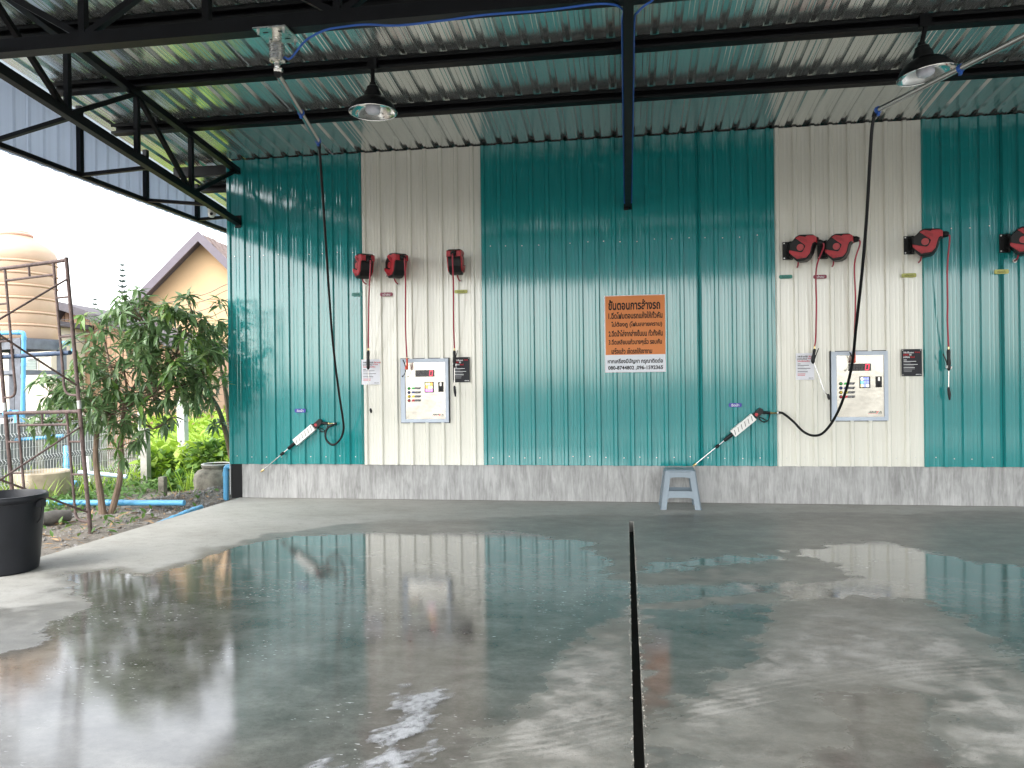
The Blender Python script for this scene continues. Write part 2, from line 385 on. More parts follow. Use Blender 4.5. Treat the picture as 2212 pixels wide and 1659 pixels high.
me.attributes.new('wet', 'FLOAT', 'POINT').data.foreach_set('value', wv); me.attributes.new('tread', 'FLOAT', 'POINT').data.foreach_set('value', tv)
m, t, b = nodes('wet_concrete')
aw = N(t, 'ShaderNodeAttribute', attribute_name='wet'); at_ = N(t, 'ShaderNodeAttribute', attribute_name='tread')
nA = noise(t, .9, 6, .62, (1, 1.6, 1)); nB = noise(t, 6, 8, .76, (1, 1.5, 1)); nC = noise(t, 46, 5, .7); nD = noise(t, 3.4, 9, .72, (1, 1.4, 1))
tri = math_(t, 'SINE', math_(t, 'MULTIPLY', at_.outputs['Fac'], 2*math.pi/.052))
tm = math_(t, 'MULTIPLY', math_(t, 'LESS_THAN', math_(t, 'ABSOLUTE', at_.outputs['Fac']), .115), math_(t, 'GREATER_THAN', nC.outputs[0], .47))
ww = math_(t, 'ADD', aw.outputs['Fac'], math_(t, 'MULTIPLY', math_(t, 'SUBTRACT', nC.outputs[0], .5), .34))
ww = math_(t, 'ADD', ww, math_(t, 'MULTIPLY', math_(t, 'SUBTRACT', nB.outputs[0], .5), .42))
ww = math_(t, 'ADD', ww, math_(t, 'MULTIPLY', math_(t, 'MULTIPLY', tri, tm), .055))
def mr(src, a, b_, c, d, smooth=True):
    n = N(t, 'ShaderNodeMapRange', interpolation_type='SMOOTHSTEP' if smooth else 'LINEAR')
    for i, v in enumerate((a, b_, c, d)): n.inputs[i+1].default_value = v
    t.links.new(src, n.inputs[0]); return n.outputs[0]
damp = mr(ww, .24, .46, 0, 1); film = mr(ww, .50, .74, 0, 1)
dry1 = ramp(t, nA.outputs[0], [(.3, (.36, .345, .31)), (.5, (.45, .44, .405)), (.7, (.50, .49, .46))])
dry2 = ramp(t, math_(t, 'ADD', math_(t, 'MULTIPLY', nB.outputs[0], .6), math_(t, 'MULTIPLY', nC.outputs[0], .4)), [(.32, (.58, .57, .55)), (.48, (.88, .88, .87)), (.62, (1.0, 1.0, 1.0))])
colr = mixc(t, 1.0, dry1.outputs[0], dry2.outputs[0], 'MULTIPLY')
scum = ramp(t, nD.outputs[0], [(.40, (.40, .395, .38)), (.50, (.50, .495, .48)), (.64, (.68, .67, .65))])
dampc = mixc(t, 1.0, colr, scum.outputs[0], 'MULTIPLY')
mott = ramp(t, nD.outputs[0], [(.35, (.28, .28, .275)), (.5, (.39, .39, .384)), (.66, (.54, .54, .532))]); filmc = mixc(t, 1.0, colr, mott.outputs[0], 'MULTIPLY')
col = mixc(t, damp, colr, dampc); col = mixc(t, film, col, filmc)
# soap flecks drifting on the film
nF = noise(t, 30, 3, .5, (.7, 2.2, 1)); nG = noise(t, 1.3, 3, .6)
fleck = math_(t, 'MULTIPLY', mr(nF.outputs[0], .655, .69, 0, 1), math_(t, 'MULTIPLY', mr(nG.outputs[0], .52, .6, 0, 1), film))
col = mixc(t, fleck, col, (.62, .62, .62))
nP = noise(t, 75, 2, .5); pit = mr(nP.outputs[0], .70, .74, 0, .55); nS = noise(t, 3.1, 5, .75, (1.3, 1, 1)); stain = mr(nS.outputs[0], .58, .75, 0, .32)
nQ = noise(t, 190, 3, .6); grain = ramp(t, nQ.outputs[0], [(.3, (.80, .80, .79)), (.7, (1, 1, 1))]); col = mixc(t, 1.0, col, grain.outputs[0], 'MULTIPLY'); col = mixc(t, pit, col, (.06, .055, .05)); col = mixc(t, stain, col, (.13, .12, .105))
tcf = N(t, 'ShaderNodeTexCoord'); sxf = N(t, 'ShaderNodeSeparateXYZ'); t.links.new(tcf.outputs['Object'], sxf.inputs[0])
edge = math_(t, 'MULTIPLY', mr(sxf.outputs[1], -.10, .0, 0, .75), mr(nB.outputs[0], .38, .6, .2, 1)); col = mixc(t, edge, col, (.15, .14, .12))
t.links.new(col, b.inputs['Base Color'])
rg = math_(t, 'ADD', math_(t, 'MULTIPLY', math_(t, 'SUBTRACT', 1.0, damp), .36), .36)
rgn = math_(t, 'ADD', rg, math_(t, 'MULTIPLY', math_(t, 'SUBTRACT', nB.outputs[0], .5), .3))
rf = N(t, 'ShaderNodeMix'); t.links.new(film, rf.inputs[0]); t.links.new(rgn, rf.inputs[2]); t.links.new(mr(ww, .56, .86, .12, .018), rf.inputs[3])
t.links.new(math_(t, 'ADD', rf.outputs[0], math_(t, 'MULTIPLY', fleck, .5)), b.inputs['Roughness'])
nW = noise(t, 120, 4, .7); nW2 = noise(t, 12, 3, .5, (1, 1.6, 1))
hgt = math_(t, 'ADD', nW.outputs[0], math_(t, 'MULTIPLY', nW2.outputs[0], 1.4))
bp = N(t, 'ShaderNodeBump'); bp.inputs['Distance'].default_value = .004
b.inputs['Specular IOR Level'].default_value = .8; t.links.new(hgt, bp.inputs['Height']); t.links.new(mr(film, 0, 1, .30, .032, False), bp.inputs['Strength']); t.links.new(bp.outputs[0], b.inputs['Normal'])
me.materials.append(m)
FLOOR = tag(link('concrete_floor', me), kind='structure')
tag(part('drain_bed', MB().box(((DX0+DX1)/2, (DY-14)/2, -.125), (DX1-DX0+.02, 14+DY, .02)), pm('drain_grime', (.02, .02, .018), .7, 0, .4, 20)), kind='structure')

g = MB(); rd = random.Random(5)
for k in range(420):
    y = rd.uniform(-6.9, DY); x = (DX0-abs(rd.gauss(0,.006))) if rd.random() < .35 else DX1+abs(rd.gauss(0,.008)); s_ = rd.uniform(.002,.006)
    M = Matrix.Rotation(rd.random()*6, 3, 'Z') @ Matrix.Rotation(rd.random()*2, 3, 'X')
    g.add([M@(Vector(p_)*s_)+V(x,y,s_*.4) for p_ in ((1,0,0),(-1,0,0),(0,.8,0),(0,-.8,0),(0,0,.6),(0,0,-.6))], [(0,2,4),(2,1,4),(1,3,4),(3,0,4),(2,0,5),(1,2,5),(3,1,5),(0,3,5)])
tag(part('concrete_crumbs', g, pm('crumb', (.34,.32,.28), .9, 0, .3, 60)), 'concrete crumbs along the edges of the drain slot', 'crumbs', kind='stuff')
# ================================================================== THE SHED
ZT, K = 4.58, .115                          # roof underside at the wall, fall towards the wall
def rz(Y): return ZT - K*Y
SHED = thing('car_wash_shed', 'open car wash shed with teal and cream ribbed metal wall and black steel trusses', 'building', (0,0,0))
PITCH_R, HX = .208, .024
def profile(x0, x1, h=.029, base=.032, top=.018, phase=0.0):
    pts = [(x0, 0.0)]; k = math.ceil((x0-phase)/PITCH_R)-1
    while True:
        c = phase+k*PITCH_R; k += 1
        if c > x1+base: break
        for dx, y in ((-base,0),(-top,h),(top,h),(base,0),(base+.043,0),(base+.05,.0022),(base+.06,.0022),(base+.067,0),(base+.088,0),(base+.095,.0022),(base+.105,.0022),(base+.112,0)):
            x = c+dx
            if x0 < x < x1: pts.append((x, y))
    pts.append((x1, 0.0)); return pts
def wall_sheet(x0, x1, z0, z1, mat, ph):
    P = profile(x0, x1, phase=ph); g = MB(); n = len(P)
    lap = .0016*(len(SHED.children) % 2)
    g.v = [(x, -.006-lap-y, z) for z in (z0, z1) for x, y in P]+[(x, -.0052-lap-y, z) for z in (z0, z1) for x, y in P]
    g.f = [(i, i+1, n+i+1, n+i) for i in range(n-1)]+[(2*n+i, 3*n+i, 3*n+i+1, 2*n+i+1) for i in range(n-1)]+[(i, 2*n+i, 2*n+i+1, i+1) for i in range(n-1)]
    o = part('wall_sheet', g, mat, SHED)
    s = MB(); k = math.ceil((x0-ph)/PITCH_R)
    while ph+(k+.42)*PITCH_R < x1-.01:
        xc = ph+(k+.42)*PITCH_R
        if xc > x0+.01:
            for zz in (.56, 3.27): s.prism(disc_poly(.0065, 6), (xc+random.uniform(-.012,.012), -.0076, zz+random.uniform(-.012,.012)), EX, EZ, 0, .006)
        k += 1
    if s.v: part('screws', s, ZINC, o, kind='stuff')
    return o
ZB = .456
for x0, x1, mt in ((-5.34,-3.432,TEAL),(-3.432,-1.832,CREAM),(-1.832,1.807,TEAL),(1.807,3.479,CREAM),(3.479,10.4,TEAL)):
    n = max(1, round((x1-x0)/.832)); stp = (x1-x0)/n
    for k in range(n): wall_sheet(x0+k*stp, x0+(k+1)*stp, ZB+random.uniform(-.003,.003), ZT-.012, mt, x0+.03)
m, t, b = nodes('streaked_plaster')
n1 = noise(t, 1, 5, .65, (13, 13, 1.7)); n2 = noise(t, 1, 6, .7, (38, 38, 5)); n1.inputs['Distortion'].default_value = .9; n2.inputs['Distortion'].default_value = .5; n4 = noise(t, 1.5, 4, .6)
mixv = math_(t, 'ADD', math_(t, 'MULTIPLY', n1.outputs[0], .6), math_(t, 'MULTIPLY', n2.outputs[0], .4))
r = ramp(t, math_(t, 'ADD', mixv, math_(t, 'MULTIPLY', math_(t, 'SUBTRACT', n4.outputs[0], .5), .35)), [(.34, (.22, .217, .21)), (.48, (.335, .332, .322)), (.62, (.46, .455, .445))])
t.links.new(r.outputs[0], b.inputs['Base Color']); b.inputs['Roughness'].default_value = .7
bp = N(t, 'ShaderNodeBump'); setin(bp, Strength=.35, Distance=.006); t.links.new(n2.outputs[0], bp.inputs['Height']); t.links.new(bp.outputs[0], b.inputs['Normal'])
PLAST = m
part('plinth', MB().box((2.615, .104, .23), (15.57, .2, .48)), PLAST, SHED)
part('corner_column', MB().box((-5.245, .1, .225), (.15, .206, .47)), BLACK, SHED)
part('corner_trim', MB().box((-5.338, .04, 2.30), (.012, .10, 4.52)), pm('trim_metal', (.45, .47, .47), .4, .3), SHED)
# machine room behind the wall keeps the gaps dark
part('room_side_wall', MB().box((-5.325, 1.9, 2.1), (.03, 3.5, 4.5)), TEAL, SHED)
part('room_back_wall', MB().box((2.55, 3.65, 2.0), (15.8, .03, 4.3)), TEAL, SHED)
part('room_end_wall', MB().box((10.42, 1.85, 2.15), (.03, 3.6, 4.4)), TEAL, SHED)

RX0, RX1, RY0, RY1 = -6.36, 10.9, 3.9, -10.0
def roof_sheet(x0, x1, ya, yb, dz, ph):
    P = profile(x0, x1, h=.03, base=.042, top=.02, phase=ph); g = MB(); n = len(P)
    g.v = [(x, yy, rz(yy)+dz+h) for yy in (ya, yb) for x, h in P]+[(x, yy, rz(yy)+dz+h+.001) for yy in (ya, yb) for x, h in P]
    g.f = [(i, i+1, n+i+1, n+i) for i in range(n-1)]+[(2*n+i, 3*n+i, 3*n+i+1, 2*n+i+1) for i in range(n-1)]
    return part('roof_sheet', g, GALV, SHED)
n = round((RX1-RX0)/.832); stp = (RX1-RX0)/n
for k in range(n):
    for ya, yb, dz in ((RY0, -4.55, 0), (-4.45, RY1, .004)):
        roof_sheet(RX0+k*stp, RX0+(k+1)*stp+(.012 if k < n-1 else 0), ya, yb, dz+.0015*(k % 2), -5.31)
PUR = (2.7, 1.75, .76, -1.18, -2.17, -3.17, -4.17, -5.15, -6.15, -7.15, -8.15, -9.15, -9.93)
for y in PUR:
    g = MB(); z = rz(y); a, b_ = Vector((-6.16, y, z)), Vector((10.8, y, z))
    up = Vector((0, K, 1)).normalized()
    for off, w_, h_ in ((Vector((0,.045,-.062)), .006, .115), (Vector((0,0,-.007)), .09, .006), (Vector((0,0,-.118)), .09, .006), (Vector((0,-.043,-.024)), .006, .03), (Vector((0,-.043,-.103)), .006, .03)):
        g.bar(a+off, b_+off, w_, h_, up)
    part('purlin', g, BLACK, SHED)
part('eave_beam', MB().box((2.3, .075, 4.47), (16.9, .08, .13)), BLACK, SHED)
TB = 3.715                                   # bottom chord centre height at the wall
def web(parent, p0, p1, s=.05, up=(1,0,0)): return part('web_member', MB().bar(p0, p1, s, s, up), BLACK, parent)
def truss(X, ystart=-.02):
    T = link('truss', None, SHED)
    top = lambda y: Vector((X, y, rz(y)-.17)); bot = lambda y: Vector((X, y, TB-K*y))
    part('top_chord', MB().bar(top(ystart), top(-9.95), .075, .075), BLACK, T)
    part('bottom_chord', MB().bar(bot(ystart-.03), bot(-9.95), .075, .075), BLACK, T)
    part('end_plate', MB().box((X, ystart+.0, TB+.02), (.1, .03, .16)), BLACK, T)
    ys = [-1.15-1.02*k for k in range(9)]
    for y in ys: web(T, top(y), bot(y))
    seq = [ystart-.05]+ys
    for i in range(len(seq)-1):
        p, q = (top(seq[i]), bot(seq[i+1])) if i % 2 == 0 else (bot(seq[i]), top(seq[i+1]))
        web(T, p, q, .045)
    return T
for X in (-5.158, .045, 5.25, 10.45): truss(X)
GY = -4.2; GZ = 4.232
G = link('girder', None, SHED)
part('bottom_chord', MB().bar((-6.2, GY, GZ), (10.6, GY, GZ), .11, .105), BLACK, G)
part('top_chord', MB().bar((-6.2, GY, rz(GY)-.17), (10.6, GY, rz(GY)-.17), .075, .075), BLACK, G)
k = 0
for X in np.arange(-6.3+.0, 10.6, 1.05):
    X = float(X); zb, zt = GZ+.06, rz(GY)-.2
    web(G, (X, GY, zb), (X, GY, zt), .055)
    if k % 2 == 0:
        for s in (-1, 1):
            if -6.3 < X+s*1.05 < 10.7: web(G, (X+s*.04, GY+.003, zb), (X+s*1.0, GY+.003, zt), .05)
    k += 1
# side fascia
F = link('fascia', None, SHED); FXX, FZB = -6.1, 3.9
def fprof(y0, y1):
    pts = [(y0, 0)]; y = math.ceil(y0/.2)*.2
    while y < y1-.01:
        for d, h in ((-.05,0),(-.03,.018),(.03,.018),(.05,0)):
            if y0 < y+d < y1: pts.append((y+d, h))
        y += .2
    return pts+[(y1, 0)]
for k in range(15):
    y0 = -10+k*.82; y1 = y0+.825; P = fprof(y0, y1); g = MB(); n = len(P)
    zt = lambda y: 4.40-K*y
    g.v = [(FXX-h, y, FZB-.03) for y, h in P]+[(FXX-h, y, zt(y)) for y, h in P]+[(FXX-.002-h, y, FZB-.03) for y, h in P]+[(FXX-.002-h, y, zt(y)) for y, h in P]
    g.f = [(i, i+1, n+i+1, n+i) for i in range(n-1)]+[(2*n+i, 3*n+i, 3*n+i+1, 2*n+i+1) for i in range(n-1)]
    part('fascia_sheet', g, GALV2, F)
part('bottom_rail', MB().box((FXX+.05, -3.85, FZB), (.05, 12.3, .05)), BLACK, F)
part('top_rail', MB().bar((FXX+.05, 2.3, 4.34-K*2.3), (FXX+.05, -10, 4.34+K*10), .05, .05), BLACK, F)
for y in (1.6, .45, -.72, -1.9, -3.1, -4.2, -5.4, -6.6, -7.8, -9.0, -9.9):
    part('post', MB().bar((FXX+.052, y, FZB+.02), (FXX+.052, y, rz(y)-.12), .055, .055), BLACK, F)
    if y < 0: part('brace', MB().bar((FXX+.06, y, FZB+.004), (-5.19, y-.02, TB-K*y+.004), .04, .04), BLACK, F)
    else: part('brace', MB().bar((FXX+.06, y, FZB+.004), (-5.34, y, FZB+.03), .04, .04), BLACK, F)
# front fascia at the open side
for k in range(21):
    x0 = FXX+k*.81; part('front_fascia_sheet', MB().box((x0+.4, -10.06, 4.85), (.808, .01+.004*(k % 2), 1.5)), GALV2, F)
for X in (-5.158, 5.25, 10.45):
    part('column', MB().box((X, -9.85, 2.3), (.15, .15, 4.7)), BLACK, SHED)

# ================================================================== THINGS ON THE WALL
INK = pm('print_black', (.02, .02, .02), .6, 0, .05, spec=.12); INKR = pm('print_red', (.55, .03, .04), .6, 0, .05, spec=.12); INKW = pm('print_white', (.8, .8, .8), .6, 0, .03, spec=.12)
INKG = pm('print_grey', (.35, .35, .36), .6, 0, .03)
# ---- orange instruction sign
p = at(1305.5, 640); q = at(1438, 803); W_, H_ = q.x-p.x, p.z-q.z
sg = thing('instruction_sign', 'large orange and white instruction board with black Thai text and phone numbers', 'sign', (p.x, -.034, q.z))
x0, z0 = p.x, q.z; yb = -.034
part('board', MB().box((x0+W_/2, -.039, z0+H_/2), (W_, .004, H_)), pm('sign_white', (.72, .74, .78), .45, 0, .03, spec=.12), sg)
part('orange_panel', MB().box((x0+W_/2+.004, -.0417, z0+H_*.61), (W_-.012, .0016, H_*.765)), pm('sign_orange', (.66, .235, .085), .5, 0, .03, spec=.12), sg)
yt = -.0432
for body, u0, u1, v0, v1 in (("ขั้นตอนการล้างรถ", .065, .92, .055, .19), ("1.ฉีดโฟมตอนรถแห้งให้ทั่วคัน", .065, .955, .215, .305), ("ไม่ต้องถู (โฟมสลายคราบ)", .11, .95, .34, .425),
        ("2.ฉีดน้ำไล่จากล่างขึ้นบน ทั่วทั้งคัน", .065, .955, .45, .535), ("3.ฉีดเคลือบแก้วบางๆเร็ว รอบคัน", .065, .94, .565, .655), ("เสร็จแล้ว เช็ดรถให้เงางาม", .11, .78, .685, .76)):
    lettering(body, (x0+u0*W_, yt, z0+(1-v1)*H_), (u1-u0)*W_, (v1-v0)*H_, INK, sg, bold=.034)
for body, u0, u1, v0, v1 in (("หากเครื่องมีปัญหา กรุณาติดต่อ", .045, .955, .82, .90), ("080-8744802 ,096-1592365", .05, .955, .915, .975)):
    lettering(body, (x0+u0*W_, -.0418, z0+(1-v1)*H_), (u1-u0)*W_, (v1-v0)*H_, INK, sg, bold=.034)

# ---- wash control panels
def control_panel(px, label):
    x0 = px; z0 = 1.008; W, H = .637, .83
    t_ = thing('wash_control_panel', label, 'control panel', (x0, -.03, z0), 'coin wash control panels')
    def P(u, v, y=0): return Vector((x0+u*W, y, z0+(1-v)*H))
    for a in ((0, 0, .095, 1), (.934, 0, 1, 1), (.095, 0, .934, .058), (.095, .946, .934, 1)):
        c = (P(a[0], a[1])+P(a[2], a[3]))/2; c.y = -.02
        part('frame_bar', MB().box(c, ((a[2]-a[0])*W-.001, .07, (a[3]-a[1])*H-.001)), BEZEL, t_)
    c = P(.515, .502); c.y = -.018
    part('front_plate', MB().box(c, (.839*W, .045, .888*H)), STEELP, t_)
    part('shadow_gap', MB().box((x0+W/2, -.012, z0+H/2), (W+.02, .03, H+.016)), DARKHOLE, t_)
    yf = -.0405
    d = part('display', MB().prism([(P(.308,.0).x, P(0,.283).z), (P(.708,0).x, P(0,.283).z), (P(.708,0).x, P(0,.178).z), (P(.308,0).x, P(0,.178).z)], (0,yf,0), EX, EZ, 0, .006), pm('display_black', (.015, .013, .013), .2, 0, .1), t_)
    LED = pm('led_red', (.5, .02, .04), .5, emit=((1, .03, .08), .5)); OFF = pm('led_off', (.045, .035, .035), .5)
    for k in range(4):
        ux = .345+k*.088; g = MB(); cx, cz = P(ux+.03, .23).x, P(0, .23).z; w_, h_ = .018, .032
        segs = [((-w_, h_), (w_, h_)), ((-w_, -h_), (w_, -h_)), ((-w_, 0), (-w_, h_)), ((w_, 0), (w_, h_)), ((-w_, -h_), (-w_, 0)), ((w_, -h_), (w_, 0))]
        if k < 3: segs.append(((-w_, 0), (w_, 0)))
        for (a, b_), (c_, e) in segs: g.bar((cx+a+b_*.1, yf-.0075, cz+b_), (cx+c_+e*.1, yf-.0075, cz+e), .007, .002, (0,-1,0))
        part('digit', g, LED if k == 3 else OFF, d)
    s = part('selection_screen', MB().prism([(P(a,0).x, P(0,b_).z) for a, b_ in ((.5,.531),(.692,.531),(.692,.364),(.5,.364))], (0,yf,0), EX, EZ, 0, .006), pm('screen_black', (.012, .012, .015), .15), t_)
    cols = [((1,.5,.1),), ((.25,.3,1),), ((.9,.3,.9),), ((.2,.8,1),), ((1,.85,.4),), ((.9,.95,1),)]
    rr = random.Random(int(px*10))
    for i in range(3):
        for j in range(3):
            c = cols[rr.randrange(6)][0]; ui = .522+i*.05; vi = .378+j*.048
            part('tile', MB().prism([(P(a,0).x, P(0,b_).z) for a, b_ in ((ui,vi+.042),(ui+.044,vi+.042),(ui+.044,vi),(ui,vi))], (0,yf-.0062,0), EX, EZ, 0, .001), pm('tile_%d' % cols.index((c,)), c, .4, emit=(c, .28)), s)
    c = part('coin_slot', MB().prism([(P(a,0).x, P(0,b_).z) for a, b_ in ((.789,.522),(.893,.522),(.893,.366),(.789,.366))], (0,yf,0), EX, EZ, 0, .012), BLACKP, t_)
    part('coin_plate', MB().prism([(P(a,0).x, P(0,b_).z) for a, b_ in ((.822,.43),(.858,.43),(.858,.375),(.822,.375))], (0,yf-.0125,0), EX, EZ, 0, .004), CHROME, c)
    part('coin_lip', MB().prism([(P(a,0).x, P(0,b_).z) for a, b_ in ((.835,.51),(.85,.51),(.85,.465),(.835,.465))], (0,yf-.0125,0), EX, EZ, 0, .006), DARKHOLE, c)
    BT = (('green', (.03,.30,.06)), ('blue', (.02,.03,.13)), ('yellow', (.72,.52,.05)), ('red', (.38,.02,.03)))
    for (nm, c), v in zip(BT, (.464, .527, .591, .654)):
        o = P(.169, v); bt = part('button', MB().lathe((o.x, yf, o.z), [(.020,0),(.020,.006),(.016,.009),(.015,.009)], 16, Matrix(((1,0,0),(0,0,-1),(0,1,0)))), BLACKP, t_)
        part('button_cap', MB().lathe((o.x, yf-.009, o.z), [(.015,0),(.014,.005),(.008,.008),(0,.009)], 16, Matrix(((1,0,0),(0,0,-1),(0,1,0)))), pm('button_'+nm, c, .3), bt, smooth=True)
        def para(u0, u1): return [(P(u0,0).x, P(0,v+.016).z), (P(u1,0).x, P(0,v+.016).z), (P(u1+.022,0).x, P(0,v-.017).z), (P(u0+.022,0).x, P(0,v-.017).z)]
        lb = part('button_label', MB().prism(para(.216, .405), (0,yf-.0005,0), EX, EZ, 0, .0015), pm('label_dark', (.03,.03,.035), .4), t_)
        part('label_colour', MB().prism(para(.216, .275), (0,yf-.0022,0), EX, EZ, 0, .0008), pm('label_'+nm, sc3(c, 1.5), .4), lb)
        part('label_print', MB().box((P(.335,0).x, yf-.0024, P(0,v-.006).z), (.075, .0006, .004)).box((P(.325,0).x, yf-.0024, P(0,v+.005).z), (.055, .0006, .003)), INKG, lb)
    lo = P(.655, .89); h = .022
    lettering('ARA', (lo.x, yf-.0012, lo.z), .088, h, INK, t_, 'logo', .03, .2)
    lettering('Y', (lo.x+.084, yf-.0014, lo.z-.006), .038, h+.006, INKR, t_, 'logo', .035, .2)
    lettering('A', (lo.x+.118, yf-.0012, lo.z), .032, h, INK, t_, 'logo', .03, .2)
    part('logo_underline', MB().box((lo.x+.045, yf-.0012, lo.z-.0085), (.1, .0008, .0035)), INKR, t_); part('logo_underline', MB().box((lo.x+.128, yf-.0012, lo.z-.0085), (.045, .0008, .0035)), INK, t_)
    return t_
control_panel(-2.912, 'stainless wash control panel in the cream strip near the wall corner')
control_panel(2.434, 'stainless wash control panel with black pressure hose hanging across it')

# ---- posters
def poster(xa, za, w_, h_, dark, label):
    t_ = thing('poster', label, 'poster', (xa, -.03, za-h_))
    base = pm('poster_dark', (.035, .035, .04), .45, 0, .05, spec=.12) if dark else pm('poster_white', (.74, .74, .78), .45, 0, .03)
    part('sheet', MB().box((xa+w_/2, -.039, za-h_/2), (w_, .004, h_)), base, t_)
    a, b_ = (INKW, INKR) if dark else (INK, INKR); y = -.0416
    rows = ((("วิธีเช็ดรถ", a), ("ง่ายๆ", b_)), (("สะอาด", b_), ("จบ", a)), (("เหมือน", a), ("ใหม่", b_))) if dark else ((("วิธีล้างให้", a), ("สีสวยสด", b_)), (("เหมือนใหม่", a), ("ง่ายๆ", b_)), (("ไม่เปลืองเงิน", b_),))
    for i, row in enumerate(rows):
        x = xa+.08*w_
        for s_, mt in row:
            ww_ = len(s_)*.052*w_; lettering(s_, (x, y, za-h_*(.155+i*.085)), ww_, h_*.068, mt, t_, bold=.03); x += ww_+.04*w_
    for i, (v, wd, mt) in enumerate(((.40,.16,a),(.455,.62,a),(.51,.36,INKG),(.57,.70,a),(.625,.5,INKG),(.685,.55,a),(.735,.55,INKG),(.78,.42,b_ if not dark else INKG),(.83,.40,b_ if not dark else INKG))):
        part('print_line', MB().box((xa+.09*w_+wd*w_/2, y, za-h_*v), (wd*w_, .0006, h_*(.014 if mt is INKG else .02))), mt, t_)
    lettering('ARAYA', (xa+.68*w_, y, za-h_*.955), .26*w_, h_*.035, a, t_, 'logo', .03, .2)
    for cx, cz in ((.05,.04),(.94,.04),(.05,.95),(.94,.95)):
        part('rivet', MB().prism(disc_poly(.005, 8), (xa+cx*w_, -.041, za-cz*h_), EX, EZ, 0, .002), ZINC, t_)
poster(-3.447, 1.84, .25, .33, False, 'white poster behind the lance hanging next to the left control panel')
poster(-2.215, 1.85, .22, .325, True, 'black poster beside the left control panel, partly behind a hanging lance')
poster(2.03, 1.825, .21, .32, False, 'white poster to the left of the control panel with the hose across it')
poster(3.23, 1.853, .224, .32, True, 'black poster to the right of the control panel with the hose across it')

# ---- small coloured name tags
def name_tag(px, py, w_, h_, col, text, inkm, label, cat='tag'):
    c = at(px, py, -.03); t_ = thing('name_tag', label, cat, (c.x, -.03, c.z-h_/2), 'hose name tags')
    part('plate', MB().prism(roundrect(-w_/2, -h_/2, w_/2, h_/2, h_*.35), (c.x, -.036, c.z), EX, EZ, 0, .003), pm('tag_%.2f_%.2f' % col[:2], col, .35, 0, .04), t_)
    lettering(text, (c.x-w_*.3, -.0396, c.z-h_*.32), w_*.6, h_*.68, inkm, t_, bold=.02)
INKY = pm('print_olive', (.16, .17, .03), .6, 0, .05)
name_tag(649, 887, .155, .052, (.02,.03,.30), 'ฉีดน้ำ', INKW, 'blue tag above the spray gun near the wall corner')
name_tag(1588, 875, .155, .05, (.021,.03,.30), 'ฉีดน้ำ', INKW, 'blue tag above the spray gun near the plastic stool')
name_tag(772, 636, .15, .045, (.02,.20,.17), 'ฉีดโฟม', pm('print_teal', (.01,.10,.09), .6), 'faint teal tag on the teal wall under the leftmost hose reel')
name_tag(835, 636, .17, .05, (.22,.02,.05), 'เป่าลม', INKW, 'dark red tag on the left cream strip')
name_tag(996, 630, .17, .045, (.42,.43,.10), 'เคลือบแก้ว', INKY, 'olive yellow tag on the left cream strip')
name_tag(1697, 598, .155, .046, (.02,.22,.16), 'ฉีดโฟม', pm('print_teal', (.01,.10,.09), .6), 'green tag on the right cream strip')
name_tag(1771, 598, .155, .046, (.221,.02,.05), 'เป่าลม', INKW, 'dark red tag behind a hanging red hose on the right cream strip')
name_tag(1963, 595, .165, .05, (.421,.43,.10), 'เคลือบแก้ว', INKY, 'olive yellow tag under the reel between cream and teal')
name_tag(2163, 587, .155, .05, (.50,.50,.12), 'เคลือบแก้ว', INKY, 'bright yellow tag on the teal wall at the right edge')

